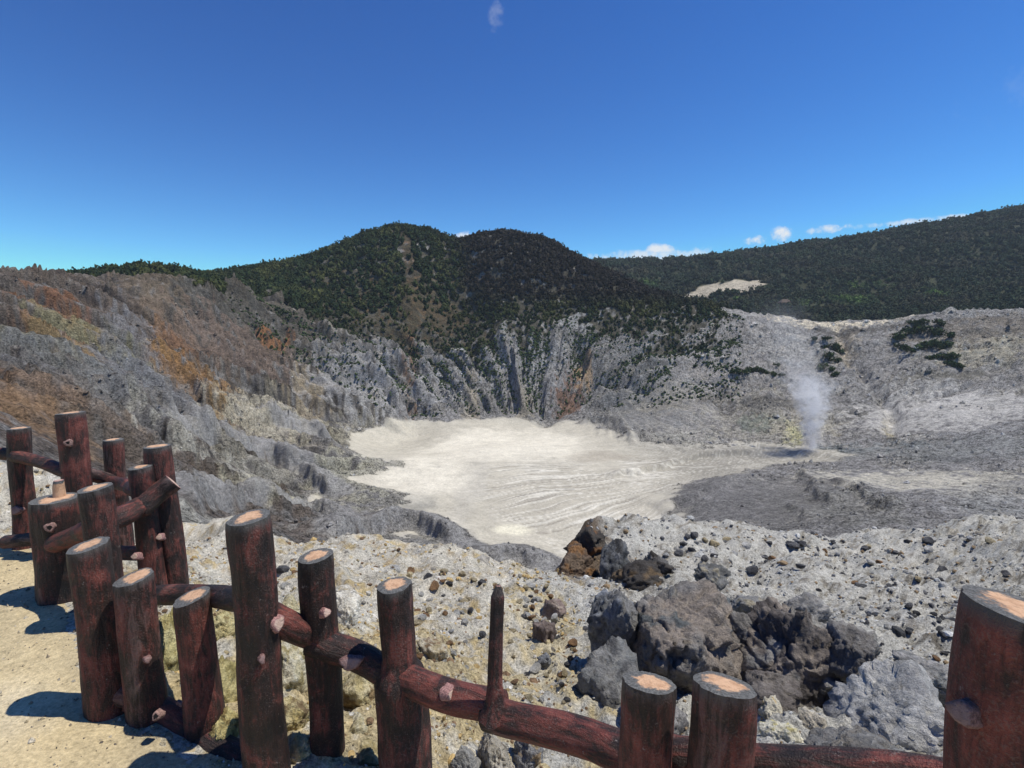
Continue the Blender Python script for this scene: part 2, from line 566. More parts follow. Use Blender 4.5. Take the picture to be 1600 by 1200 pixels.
# long ash spurs with a scarp on the side of the viewer: (pixels of the crest, height, width far side, width near side)
spur_mask = np.zeros_like(GX)
wob = 3.0 * fbm(GX / 14, GY / 14, 3, 77)
for (pts, hgt, wf, wn) in [
    ([(395, 640), (440, 662), (480, 680), (515, 697)], 7.0, 16, 4.5),
    ([(240, 652), (300, 676), (350, 692), (430, 716), (480, 745), (528, 778)], 8.5, 17, 4.5),
    ([(270, 796), (330, 793), (400, 788), (480, 800), (560, 822)], 7.0, 11, 3.5),
    ([(515, 848), (560, 834), (610, 824), (660, 826), (716, 858)], 8.0, 14, 5.0),
    ([(745, 878), (790, 868), (820, 872), (858, 890)], 4.5, 10, 5.0),
    ([(0, 545), (90, 575), (200, 622), (280, 655)], 6.0, 18, 5.0),
    ([(225, 540), (300, 600), (360, 650)], 5.0, 14, 5.0),
    ([(500, 560), (540, 610), (580, 650), (640, 680)], 6.0, 18, 6.0),
    ([(905, 662), (935, 656), (965, 662), (990, 690)], 6.0, 12, 4.0),
    ([(945, 748), (985, 740), (1030, 733), (1080, 716), (1130, 711), (1190, 708)], 4.6, 9, 2.4),
    ([(1015, 800), (1100, 770), (1180, 748), (1230, 744)], 3.5, 16, 6.0),
    ([(1225, 742), (1258, 746), (1278, 775), (1310, 790)], 5.0, 14, 2.5),
    ([(1290, 757), (1340, 766), (1365, 790), (1400, 800)], 4.0, 12, 2.5),
    ([(1230, 790), (1252, 800), (1262, 815)], 3.0, 8, 2.0),
    ([(1235, 712), (1265, 708), (1300, 712), (1340, 720)], 2.2, 10, 5.0),
]:
    ln = hits(*pts)
    d, s, pos = seg_dist(GX + wob, GY - wob * .6, ln)
    # which side faces the viewer: nearer to the origin
    mid = ln[len(ln) // 2]; a = ln[0]; b = ln[-1]
    nrm = np.array([-(b[1] - a[1]), b[0] - a[0]])
    near_sign = -1.0 if nrm @ mid[:2] > 0 else 1.0
    near = (s == near_sign)
    wdt = np.where(near, wn * (.6 if pts[0][0] < 900 else .9), wf)
    dj = np.maximum(d + np.where(near, 1.1 * n3 + .8 * n2, 0), 0)
    prof = np.where(near, np.exp(-(dj / wdt) ** 2.5), np.exp(-(d / wdt) ** 1.2)) * smooth(pos, 0.0, 0.12) * (1 - 0.8 * smooth(pos, 0.9, 1.0))
    D += (1.15 if pts[0][0] < 900 else .85) * hgt * prof
    spur_mask = np.maximum(spur_mask, np.where(near, np.exp(-(d / (wn * 1.2)) ** 2), np.exp(-(d / (wf * 0.8)) ** 2)) * smooth(pos, 0, .1) * (pts[0][0] < 900 and hgt > 4.2 and hgt != 6.0 and hgt != 5.0))
# steep dark gully below the notch and the one on the right
for (pts, dep, w) in [([(910, 545), (905, 590), (880, 630), (850, 660)], 9, 9), ([(1310, 520), (1330, 560), (1370, 610), (1393, 645), (1392, 672)], 7, 7),
                      ([(1393, 645), (1450, 620), (1520, 600)], 4, 6), ([(925, 592), (965, 600), (1010, 606)], 9, 6), ([(905, 540), (912, 570)], 8, 8), ([(720, 400), (725, 450), (735, 500)], 8, 18), ([(1120, 560), (1200, 600), (1290, 640)], 3, 6), ([(1060, 540), (1120, 600), (1140, 670)], 4, 7)]:
    d, s, pos = seg_dist(GX + 3 * wx, GY, hits(*pts))
    D -= dep * np.exp(-(d / w) ** 2)
apex = hit(955, 592)
cth = np.arctan2(GX - apex[0], -(GY - apex[1])); crr = np.hypot(GX - apex[0], GY - apex[1])
fanm = pw(1040, 650, 110, 58, .3)
comb = perlin(cth * 22 + .3 * w30, crr * .012, 171) + .6 * perlin(cth * 50 + .4 * w30, crr * .02, 172)
D += fanm * comb * 1.6
H = H0 + D * (0.12 + 0.88 * smooth(GY, 30, 150))

# colours of the ground itself
col = np.ones(GX.shape + (3,)) * np.array([0.25, 0.242, 0.228])
col = lerp(col, smooth(n1 + .5 * n2, .1, .8) * .7, (0.30, 0.285, 0.245))
col = lerp(col, smooth(n2 + n3 * .7, .35, .9) * .6, (0.10, 0.10, 0.105))
# streaks that run down the slope
slm = np.maximum(wallm, .8 * rough)
streak = (perlin(TS * 46 + wx, RH * 0.010, 141) + .6 * perlin(TS * 130 + wx, RH * .02, 142)) * smooth(GY, 300, 380)
col = lerp(col, smooth(streak, .25, .9) * slm * .6, (0.36, 0.335, 0.28))
col = lerp(col, smooth(-streak, .3, .8) * slm * .75, (0.09, 0.086, 0.08))


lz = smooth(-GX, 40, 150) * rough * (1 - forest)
rill = perlin(vb / 13 + .8 * w50 + .3 * w30, GX / 110, 153) + .7 * perlin(vb / 5 + 1.5 * w50 + .6 * w30, GX / 60, 154)
col = lerp(col, lz * .6, (0.19, 0.18, 0.165))
slab = (b1 * .6 + b2 * .6)
scarp_shade = np.maximum(((ph1 % 1) < .15) * np.clip(.7 + w50, 0, 1), ((ph2 % 1) < .15) * np.clip(.5 + 1.2 * w30, 0, 1)) * smooth(n2 + .9, .2, .8)
col = lerp(col, lz * smooth(slab, .55, 1.0) * .7, (0.27, 0.262, 0.25))
col = lerp(col, lz * scarp_shade * .75, (0.06, 0.052, 0.045))  # slab scarps painted dark: their shade is put into the ground colour
col = lerp(col, lz * smooth(rill, .12, .45) * .88, (0.05, 0.042, 0.035))
col = lerp(col, lz * smooth(-rill, .25, .7) * .75, (0.33, 0.30, 0.25))
col = lerp(col, (1 - lz) * slm * smooth(n3 + .6 * n2, .35, .8) * .5, (0.34, 0.32, 0.275))
col = lerp(col, (1 - lz) * slm * smooth(-n3 - .6 * n2, .3, .8) * .6, (0.085, 0.08, 0.072))
# left wall: browns, ochres, sulphur greens, grey talus
for i, (px, py, rx, ry, c, s) in enumerate([
    (90, 485, 170, 52, (0.125, 0.095, 0.072), .68), (240, 490, 100, 46, (0.13, 0.10, 0.078), .55), (420, 500, 100, 60, (0.088, 0.076, 0.058), .85), (330, 480, 80, 36, (0.10, 0.094, 0.08), .75),
    (80, 478, 28, 18, (0.25, 0.115, 0.055), .7), (150, 530, 24, 12, (0.29, 0.13, 0.055), .6), (95, 545, 60, 16, (0.31, 0.14, 0.055), .7), (30, 620, 45, 40, (0.27, 0.155, 0.075), .5), (40, 655, 60, 30, (0.27, 0.175, 0.095), .45), (160, 655, 60, 28, (0.27, 0.21, 0.16), .45),
    (120, 565, 80, 26, (0.22, 0.205, 0.11), .55), (170, 540, 60, 25, (0.25, 0.235, 0.12), .6),
    (255, 562, 30, 18, (0.28, 0.155, 0.065), .6), (310, 595, 40, 24, (0.32, 0.18, 0.07), .7), (270, 530, 25, 20, (0.26, 0.13, 0.06), .6), (345, 640, 16, 30, (0.33, 0.22, 0.10), .7),
    (235, 437, 45, 7, (0.30, 0.215, 0.13), .3), (450, 435, 60, 7, (0.26, 0.12, 0.06), .8), (380, 560, 70, 40, (0.24, 0.17, 0.13), .55), (430, 535, 20, 12, (0.33, 0.15, 0.06), .7),
    (200, 560, 26, 70, (0.20, 0.20, 0.205), .8), (250, 620, 60, 40, (0.20, 0.205, 0.21), .7), (100, 600, 130, 22, (0.20, 0.20, 0.195), .7), (60, 560, 90, 12, (0.19, 0.195, 0.19), .6),
    (410, 655, 50, 32, (0.46, 0.42, 0.32), .8), (480, 640, 22, 45, (0.40, 0.33, 0.22), .65), (370, 720, 90, 14, (0.40, 0.385, 0.32), .6), (420, 770, 40, 18, (0.27, 0.255, 0.17), .6),
    (560, 690, 60, 25, (0.36, 0.33, 0.24), .7), (560, 760, 60, 40, (0.42, 0.40, 0.31), .8), (330, 830, 90, 22, (0.44, 0.43, 0.37), .7), (350, 735, 70, 12, (0.46, 0.44, 0.37), .7), (440, 790, 60, 10, (0.42, 0.40, 0.30), .7), (600, 720, 40, 30, (0.44, 0.42, 0.33), .7), (30, 745, 60, 40, (0.52, 0.52, 0.47), .7), (600, 850, 60, 20, (0.45, 0.43, 0.37), .5), (520, 745, 40, 30, (0.38, 0.37, 0.28), .5),
    (640, 795, 55, 22, (0.22, 0.21, 0.185), .8),
    # back wall
    (560, 590, 70, 55, (0.34, 0.335, 0.325), .75), (700, 600, 60, 50, (0.33, 0.325, 0.315), .7), (860, 590, 70, 50, (0.33, 0.325, 0.315), .65), (790, 570, 50, 40, (0.32, 0.315, 0.305), .6), (620, 620, 70, 40, (0.33, 0.325, 0.315), .6), (640, 400, 12, 60, (0.20, 0.115, 0.06), .85), (700, 500, 60, 14, (0.19, 0.10, 0.055), .7), (600, 450, 40, 14, (0.22, 0.19, 0.13), .6), (660, 470, 40, 30, (0.15, 0.10, 0.06), .6),
    (908, 570, 14, 30, (0.42, 0.29, 0.17), .9), (890, 625, 22, 28, (0.22, 0.13, 0.085), .9), (735, 640, 14, 34, (0.36, 0.31, 0.22), .6), (820, 640, 14, 30, (0.40, 0.35, 0.25), .5), (905, 500, 30, 26, (0.42, 0.42, 0.40), .5),
    # right side
    (1020, 640, 90, 50, (0.20, 0.20, 0.19), .8), (1060, 625, 60, 22, (0.27, 0.25, 0.20), .7), (1080, 690, 60, 16, (0.34, 0.33, 0.28), .7), (1180, 520, 90, 40, (0.26, 0.245, 0.225), .8), (1200, 650, 90, 50, (0.30, 0.28, 0.225), .6), (1190, 660, 36, 16, (0.13, 0.15, 0.12), .7), (1230, 630, 40, 14, (0.13, 0.12, 0.10), .6), (1240, 680, 14, 24, (0.44, 0.42, 0.22), .7),
    (1320, 540, 22, 26, (0.36, 0.31, 0.23), .7), (1330, 519, 80, 5, (0.09, 0.08, 0.068), .8), (1230, 545, 50, 26, (0.34, 0.325, 0.295), .7), (1180, 628, 60, 13, (0.11, 0.105, 0.095), .7), (1340, 648, 45, 12, (0.10, 0.095, 0.08), .75), (1420, 605, 50, 22, (0.34, 0.33, 0.30), .7), (1270, 660, 60, 20, (0.36, 0.33, 0.25), .6), (1120, 620, 30, 10, (0.12, 0.11, 0.09), .6), (1480, 715, 60, 10, (0.12, 0.125, 0.12), .6), (1310, 508, 90, 4, (0.52, 0.46, 0.35), .95), (1390, 660, 10, 30, (0.38, 0.33, 0.19), .7), (1400, 560, 50, 40, (0.24, 0.23, 0.215), .7), (1480, 640, 110, 32, (0.40, 0.385, 0.35), .9), (1560, 690, 90, 26, (0.25, 0.25, 0.245), .7), (1540, 545, 60, 25, (0.40, 0.36, 0.25), .5), (1540, 510, 90, 20, (0.17, 0.145, 0.11), .7), (1480, 585, 60, 8, (0.13, 0.12, 0.09), .6),
    (1300, 710, 120, 8, (0.17, 0.19, 0.19), .7), (1450, 705, 120, 14, (0.21, 0.215, 0.20), .6), (1400, 752, 190, 16, (0.42, 0.395, 0.325), .97), (1290, 713, 26, 7, (0.10, 0.125, 0.12), .9), (1560, 770, 80, 16, (0.36, 0.345, 0.30), .8), (1560, 790, 70, 18, (0.30, 0.30, 0.28), .7),
    (1150, 785, 125, 44, (0.165, 0.16, 0.152), .97), (1260, 790, 70, 40, (0.15, 0.145, 0.135), .9), (1330, 800, 60, 26, (0.22, 0.215, 0.19), .6),
]):
    col = patch(col, px, py, rx, ry, c, s, seed=i)
col = lerp(col, fanm * smooth(comb, .15, .6) * .7, (0.30, 0.285, 0.245))
col = lerp(col, fanm * smooth(-comb, .15, .6) * .6, (0.12, 0.118, 0.11))
# grey-blue ash on the spurs
col = lerp(col, smooth(spur_mask + .25 * n2, .35, .75) * .85, (0.285, 0.28, 0.268))
# the pan of pale dried mud
fl = (1 - smooth(H0 + 1.6 * n2 + 1.2 * n1, ZF + 1.2, ZF + 4.5)) * (1 - smooth(spur_mask, .15, .45))
col = lerp(col, fl, (0.45, 0.42, 0.34))
ang = math.radians(12)
fx_ = GX * math.cos(ang) + GY * math.sin(ang); fy_ = -GX * math.sin(ang) + GY * math.cos(ang)
riv = 1 - np.abs(perlin(fx_ / 70 + 1.2 * wx, fy_ / 11 + 1.5 * wx, 202)) * 5
riv2 = 1 - np.abs(perlin(fx_ / 40 + 1.0 * wx, fy_ / 5 + 1.8 * wx, 203)) * 5


def disc(px, py, rx, ry, nz=.6):
    c0 = on_plane(px, py, ZF); ax = rx * c0[1] / F; ay = abs(on_plane(px, py - ry, ZF)[1] - on_plane(px, py + ry, ZF)[1]) / 2
    return smooth(1.2 - ((GX - c0[0]) / ax) ** 2 - ((GY - c0[1]) / ay) ** 2 + nz * (n1 + .5 * n2), 0, .9)


src = on_plane(1185, 728, ZF)
fth = np.arctan2(GX - src[0], GY - src[1]); frr = np.hypot(GX - src[0], GY - src[1])
fanw = fth + .035 * wx + .02 * w50
ln1 = perlin(fanw * 24, frr * .006, 211); ln2 = perlin(fanw * 52 + .2 * w30, frr * .009, 212); ln3 = perlin(fanw * 110 + .4 * w30, frr * .014, 213)
braid = np.maximum(disc(870, 765, 150, 62), disc(1040, 740, 150, 34))
east = smooth(GX, on_plane(960, 725, ZF)[0], on_plane(1110, 725, ZF)[0])
col = lerp(col, fl * braid * .85, (0.43, 0.40, 0.325))
col = lerp(col, fl * east * .95, (0.25, 0.235, 0.195))
bz = np.maximum(braid, east)
col = lerp(col, fl * bz * (1 - .5 * east) * smooth(1 - 6 * np.abs(ln1), .1, .9) * .85, (0.62, 0.595, 0.51))
col = lerp(col, fl * bz * (1 - .6 * east) * smooth(1 - 6 * np.abs(ln2), .2, .9) * .7, (0.60, 0.575, 0.49))
col = lerp(col, fl * bz * smooth(ln3 + .4 * ln2, .15, .5) * .75, (0.25, 0.23, 0.19))
col = lerp(col, fl * disc(935, 712, 65, 11) * .75, (0.36, 0.325, 0.26))
col = lerp(col, fl * disc(740, 740, 26, 70, .4) * .6, (0.45, 0.425, 0.36))
col = lerp(col, fl * disc(640, 790, 50, 22) * .9, (0.25, 0.24, 0.205))
col = lerp(col, fl * np.maximum(disc(790, 690, 150, 30, .3), disc(670, 735, 80, 44, .3)) * .85, (0.65, 0.61, 0.50))
col = lerp(col, fl * disc(800, 828, 36, 10) * .7, (0.72, 0.68, 0.52))
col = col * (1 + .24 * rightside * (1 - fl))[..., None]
# soil under the trees
barez = np.maximum(pw(650, 470, 95, 60, 1.2), pw(560, 460, 70, 34, 1.2)) * forest
col = lerp(col, forest * .88 * smooth(n2 + .6, 0, .5), (0.05, 0.045, 0.028))
col = lerp(col, barez * .8, (0.062, 0.052, 0.03))
col = lerp(col, barez * smooth(n3 + n2, .25, .8) * .7, (0.13, 0.085, 0.048))
col = np.clip(col, 0.02, 0.85)

idx = np.arange(NU * NY).reshape(NY, NU)
quads = np.stack([idx[:-1, :-1], idx[:-1, 1:], idx[1:, 1:], idx[1:, :-1]], -1).reshape(-1, 4)
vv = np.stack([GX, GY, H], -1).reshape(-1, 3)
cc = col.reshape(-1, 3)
gg = np.clip(1 - .40 * np.maximum(smooth_ash, smooth(spur_mask, .3, .7)) - .30 * lz, .4, 1).ravel()
flq = (fl.ravel()[quads].mean(1) > 0.5) & (H0.ravel()[quads].mean(1) < ZF + 6)
foq = (forest.ravel()[quads].mean(1) > 0.5) & ~flq


def sub_mesh(name, mask, mat):
    q = quads[mask]
    u, inv = np.unique(q, return_inverse=True)
    me = mesh_np(name, vv[u], inv.reshape(-1, 4), True, cc[u], None, gg[u])
    o = obj(name, me, mat)
    o['kind'] = 'structure'
    return o


sub_mesh('crater_floor', flq, M_floor)
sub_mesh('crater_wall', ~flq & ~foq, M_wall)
sub_mesh('forested_hill', foq, M_hill)

def terrain_z(x, y):
    """height of the built crater ground at x, y (bilinear on the sheet)"""
    x = np.asarray(x, float); y = np.asarray(y, float)
    fj = np.interp(y, yy, np.arange(NY)); fi = np.interp(x / y, uu, np.arange(NU))
    j = np.clip(fj.astype(int), 0, NY - 2); i = np.clip(fi.astype(int), 0, NU - 2)
    a, b = fj - j, fi - i
    return (H[j, i] * (1 - a) * (1 - b) + H[j + 1, i] * a * (1 - b) + H[j, i + 1] * (1 - a) * b + H[j + 1, i + 1] * a * b)


# ------------------------------------------------------------------ the long hill far right and the plain beyond
far_ctrl = [P(*q) for q in [(820, 430, 1500), (900, 417, 1700), (1000, 412, 1700), (1100, 405, 1650), (1150, 402, 1600), (1220, 390, 1550), (1300, 380, 1500), (1400, 362, 1450), (1500, 349, 1400), (1600, 334, 1350), (1750, 312, 1300), (2000, 300, 1200),
                             (1000, 450, 1250), (1120, 455, 1150), (1200, 445, 1150), (1300, 440, 1100), (1400, 430, 1080), (1500, 420, 1050), (1600, 410, 1020), (1800, 395, 950),
                             (1100, 490, 950), (1200, 500, 880), (1300, 500, 840), (1400, 492, 800), (1500, 484, 780), (1600, 478, 740), (1800, 470, 650), (2000, 470, 600)]]
far_ctrl += [(200, 2300, 60), (800, 2300, 120), (1500, 2200, 200), (2400, 1500, 220), (300, 900, -5), (500, 700, -5), (900, 450, 0), (1500, 700, 60), (1900, 800, 120)]
far_tps = TPS(far_ctrl, 1000.0, 1e-4)
fu = np.linspace(-0.05, 1.75, 300); fy = np.geomspace(600, 2400, 150)
FY = np.repeat(fy[:, None], 300, 1); FX = FY * fu[None]


def far_raw(x, y):
    return far_tps(x, y) + 14 * fbm(x / 160, y / 160, 4, 400) * smooth(y, 700, 1000)


FH = far_raw(FX, FY)
fcol = np.ones(FX.shape + (3,)) * np.array([0.045, 0.05, 0.028])


def far_hit(px, py):
    d = pix_dir(px, py); Ys = np.linspace(640, 2300, 1200); t = Ys / d[1]
    k = np.where(EYE + d[2] * t < far_raw(d[0] * t, Ys))[0]
    k = k[0] if len(k) else len(Ys) - 1
    return np.array([d[0] * t[k], Ys[k], EYE + d[2] * t[k]])


scar_pts = np.array([far_hit(*q) for q in [(1062, 466), (1075, 458), (1105, 446), (1150, 438), (1188, 437), (1195, 447), (1170, 457), (1120, 460), (1080, 468)]])


def in_scar(x, y):
    return inpoly(x + 12 * fbm(x / 30, y / 30, 2, 9), y + 12 * fbm(x / 30, y / 30, 2, 19), scar_pts)


sc = in_scar(FX, FY)
fcol[sc] = (0.42, 0.37, 0.28)
fidx = np.arange(FX.size).reshape(FX.shape)
fq = np.stack([fidx[:-1, :-1], fidx[:-1, 1:], fidx[1:, 1:], fidx[1:, :-1]], -1).reshape(-1, 4)
o = obj('far_hill', mesh_np('far_hill', np.stack([FX, FY, FH], -1).reshape(-1, 3), fq, True, fcol.reshape(-1, 3)), M_hill)
o['kind'] = 'structure'

# lowland under and beyond everything
pr = np.array([0, 400, 1200, 3000, 6000, 12000, 20000.0]); pa = np.linspace(0, 2 * math.pi, 49)[:-1]
pv = [(r * math.sin(a), r * math.cos(a), -160.0) for r in pr[1:] for a in pa]
pq = [(k * 48 + i, k * 48 + (i + 1) % 48, (k + 1) * 48 + (i + 1) % 48, (k + 1) * 48 + i) for k in range(len(pr) - 2) for i in range(48)]
o = obj('lowland', mesh_np('lowland', pv, pq, True, np.tile([0.06, 0.07, 0.04], (len(pv), 1))), M_hill)
o['kind'] = 'structure'

# ------------------------------------------------------------------ foreground: the crater's edge in front of the fence
def Pd(px, py, depth):
    return np.array([0, 0, EYE]) + depth * pix_dir(px, py)


fg_ctrl = [P(*q) for q in [
    (330, 1010, 2.6), (450, 1060, 2.5), (450, 950, 3.6), (330, 920, 4.2), (600, 1010, 3.1), (600, 930, 5.0), (420, 900, 5.4), (500, 862, 8.2), (380, 862, 8.2), (290, 868, 7.5), (650, 872, 8.2), (760, 884, 8.0), (860, 900, 7.4),
    (850, 1000, 4.5), (850, 1100, 3.0), (850, 1190, 2.3), (720, 1000, 3.9), (700, 1100, 2.6), (950, 1000, 4.4), (1050, 1160, 2.6), (1000, 925, 6.3), (1000, 870, 8.3), (1080, 855, 8.9), (1160, 860, 8.9), (1250, 870, 9.0), (940, 880, 7.8), (1040, 890, 7.4), (1400, 870, 9.2), (900, 856, 9.0), (960, 832, 10.0), (1080, 819, 11.0), (1250, 838, 11.5), (1400, 834, 12.0), (1600, 826, 12.0), (1800, 822, 12.0),
    (1300, 900, 7.5), (1500, 900, 7.4), (1600, 950, 5.6), (1800, 950, 5.0), (1200, 940, 6.0), (1300, 980, 4.9), (1450, 1080, 3.3), (1300, 1110, 3.0), (1500, 1190, 2.3), (1250, 1200, 2.3), (1000, 1320, 1.9), (1700, 1150, 2.6),
    (20, 790, 8.5), (0, 745, 14), (100, 775, 10.5), (200, 805, 9.5), (-150, 770, 11), (-300, 800, 9)]]
edge = [P(*q) for q in [(500, 862, 8.2), (290, 868, 7.5), (650, 872, 8.2), (760, 884, 8.0), (860, 900, 7.4), (900, 856, 9.0), (1080, 819, 11.0), (1250, 838, 11.5), (1400, 834, 12.0), (1600, 826, 12.0), (1900, 826, 12.0)]]
for e in edge:
    fg_ctrl += [(e[0] * 1.25, e[1] * 1.25, e[2] - 2.6), (e[0] * 1.9, e[1] * 1.9, e[2] - 10.0)]
fg_ctrl += [(-3, 3, 0), (-2.2, 2.2, 0), (-4.2, 3.6, 0), (-1.2, 1.2, 0), (0, 0.2, 0), (1.0, 0.6, 0), (-6, 3.4, 0), (-3, 0, 0), (3, -1, 0), (0, -2, 0), (-6, -3, 0), (5, -4, 0), (-9, 4, 0.1), (-8, -6, 0), (2.0, 0.6, 0), (4.0, 0.8, -.1), (-2.9, 3.5, 0), (-1.9, 2.6, -.02), (-20, 18, -5.0), (-25, 25, -9.5), (-14, 22, -9), (-9, 15, -6.0)]
fgt = TPS(fg_ctrl, 6.0, 1e-4)

# inner side of the fence is the sandy path
path_line = [(-7.5, 4.6), (-4.4, 3.75), (-3.3, 3.5), (-2.75, 3.0), (-2.0, 2.28), (-1.5, 1.98), (-1.05, 1.72), (-0.3, 1.5), (0.5, 1.15), (1.1, 0.8), (2.5, 0.2), (6, -1.5)]


def path_side(x, y):
    d, s, p = seg_dist(x, y, path_line)
    return np.where(s < 0, d, -d)          # > 0 on the path


def fg_z(x, y, fine=True):
    x = np.asarray(x, float); y = np.asarray(y, float)
    z = fgt(x, y)
    ps = path_side(x, y)
    rough = 1 - smooth(ps, -0.45, 0.1)
    if fine:
        b = np.abs(perlin(x / 0.55, y / 0.55, 501))
        z = z + rough * (0.10 * fbm(x / 1.3, y / 1.3, 3, 502) + 0.085 * (0.4 - b) + 0.06 * fbm(x / 0.22, y / 0.22, 2, 503) + 0.028 * fbm(x / 0.07, y / 0.07, 2, 504))
        z = z + rough * smooth(np.hypot(x, y), 5, 9) * 0.16 * fbm(x / 0.9, y / 0.9, 3, 505)
        z = z + (1 - rough) * (0.012 * fbm(x / 0.5, y / 0.5, 3, 506) + 0.003 * fbm(x / .05, y / .05, 2, 507))
    return z


NFU, NFY = 560, 340
fu = np.linspace(-1.75, 1.75, NFU)
fyv = np.geomspace(0.75, 27, NFY)
gy2 = np.repeat(fyv[:, None], NFU, 1); gx2 = gy2 * fu[None]
gz2 = fg_z(gx2, gy2)
ps2 = path_side(gx2, gy2)
gz2 = gz2 - 0.06 * smooth(ps2, 0.02, 0.3)       # tucked under the path's own sheet
m1 = fbm(gx2 / 1.6, gy2 / 1.6, 4, 510); m2 = fbm(gx2 / 0.35, gy2 / 0.35, 4, 511); m3 = fbm(gx2 / 0.09, gy2 / 0.09, 2, 512)
fc = np.ones(gx2.shape + (3,)) * np.array([0.43, 0.42, 0.375])
leftm = smooth(-gx2 + 0.08 * gy2, -0.2, 0.8)
fc = lerp(fc, leftm * .8, (0.50, 0.465, 0.38))
fc = lerp(fc, leftm * smooth(m2 + .6 * m3, .2, .8) * .8, (0.24, 0.16, 0.09))
fc = lerp(fc, leftm * smooth(-m2 + .6 * m3, .3, .9) * .8, (0.60, 0.57, 0.49))
yel = np.exp(-(((gx2 + 0.8) / 1.0) ** 2 + ((gy2 - 2.6) / 1.1) ** 2))
fc = lerp(fc, smooth(yel + .6 * m2 + .6 * m3, .12, .6) * .8, (0.47, 0.375, 0.195))
yel2 = np.exp(-(((gx2 - 0.25) / 0.5) ** 2 + ((gy2 - 4.2) / 2.0) ** 2))
fc = lerp(fc, smooth(yel2 + .5 * m2 + .5 * m3, .3, .9) * .65, (0.48, 0.40, 0.23))
rightm = smooth(gx2 - 0.05 * gy2, 0.4, 1.2)
fc = lerp(fc, rightm * smooth(m2 + m3 * .9, .25, .8) * .85, (0.12, 0.117, 0.112))
fc = lerp(fc, rightm * smooth(m1 + .4 * m2, .2, .8) * .4, (0.27, 0.265, 0.25))
crag = np.exp(-(((gx2 - 1.15) / 0.55) ** 2 + ((gy2 - 8.2) / 1.3) ** 2))
fc = lerp(fc, smooth(crag + .3 * m2, .25, .6) * .9, (0.12, 0.085, 0.055))
fc = np.clip(fc, .03, .8)
i2 = np.arange(gx2.size).reshape(gx2.shape)
q2 = np.stack([i2[:-1, :-1], i2[:-1, 1:], i2[1:, 1:], i2[1:, :-1]], -1).reshape(-1, 4)
q2 = q2[ps2.ravel()[q2].max(1) < 0.45]
u_, inv_ = np.unique(q2, return_inverse=True)
v2 = np.stack([gx2, gy2, gz2], -1).reshape(-1, 3)
o = obj('ash_slope', mesh_np('ash_slope', v2[u_], inv_.reshape(-1, 4), True, fc.reshape(-1, 3)[u_]), M_slope)
o['kind'] = 'structure'

# the path sheet
gx3, gy3 = np.meshgrid(np.r_[np.linspace(-12, -4.2, 40, endpoint=False), np.linspace(-4.2, 1.5, 190), np.linspace(1.6, 8, 30)], np.r_[np.linspace(-12, 0, 40, endpoint=False), np.linspace(0, 5, 170)])
jit = 0.10 * fbm(gx3 / 0.25, gy3 / 0.25, 3, 520)
ps3 = path_side(gx3, gy3) + jit
gz3 = fg_z(gx3, gy3) - 0.12 * (1 - smooth(ps3, -0.16, 0.02))
pc = np.ones(gx3.shape + (3,)) * np.array([0.52, 0.425, 0.255])
k1 = fbm(gx3 / 0.8, gy3 / 0.8, 4, 521)
pc = lerp(pc, smooth(k1, .0, .8) * .5, (0.46, 0.385, 0.245)); pc = lerp(pc, smooth(-k1, .2, .9) * .5, (0.64, 0.56, 0.40))
pc = lerp(pc, smooth(-ps3, -.12, .1) * .8, (0.30, 0.255, 0.17))
i3 = np.arange(gx3.size).reshape(gx3.shape)
q3 = np.stack([i3[:-1, :-1], i3[:-1, 1:], i3[1:, 1:], i3[1:, :-1]], -1).reshape(-1, 4)
q3 = q3[ps3.ravel()[q3].min(1) > -0.2]
u_, inv_ = np.unique(q3, return_inverse=True)
o = obj('dirt_path', mesh_np('dirt_path', np.stack([gx3, gy3, gz3], -1).reshape(-1, 3)[u_], inv_.reshape(-1, 4), True, pc.reshape(-1, 3)[u_]), M_path)
o['kind'] = 'structure'

# ------------------------------------------------------------------ trees and scrub
def foliage_mat(name):
    m, t, bs = new_mat(name)
    co = coords(t)
    n = t.noise(co, 0.35, 3, 0.6)
    g = t.maprange(n, 0.3, 0.7, 0.55, 1.5, False)
    t.put(bs.inputs['Base Color'], t.vmath('SCALE', attr(t, 'Col'), scale=g))
    bs.inputs['Specular IOR Level'].default_value = 0.1
    return m


M_leaf = foliage_mat('foliage')
ico_bm = bmesh.new(); bmesh.ops.create_icosphere(ico_bm, subdivisions=1, radius=1.0)
ICO_V = np.array([v.co[:] for v in ico_bm.verts]); ICO_F = np.array([[v.index for v in f.verts] for f in ico_bm.faces]); ico_bm.free()


def crown_template(seed, tuft=4):
    """ragged crown about 1 wide and 1 high on z = 0: lumpy core with loose leaf tufts standing off it"""
    r = np.random.default_rng(seed)
    v = ICO_V * (1 + r.uniform(-.32, .30, (len(ICO_V), 1)))
    v = v * np.array([.5, .5, .5]) + np.array([0, 0, .5])
    f = list(ICO_F)
    V = [v]; nv = len(v)
    for k in range(tuft):
        d = r.normal(size=3); d[2] = abs(d[2]) * .9 + .05; d /= np.linalg.norm(d)
        c = d * r.uniform(.42, .62) + np.array([0, 0, .5])
        a = np.cross(d, r.normal(size=3)); a /= np.linalg.norm(a); b = np.cross(d, a)
        s = r.uniform(.14, .26)
        tip = c + d * s * 1.2
        V.append(np.array([c + a * s, c - a * s * .6 + b * s, tip, c - a * s * .5 - b * s]))
        f += [[nv, nv + 1, nv + 2], [nv + 1, nv + 3, nv + 2], [nv + 3, nv, nv + 2]]
        nv += 4
    return np.vstack(V), np.array(f)


TEMPL = [crown_template(900 + k) for k in range(8)]


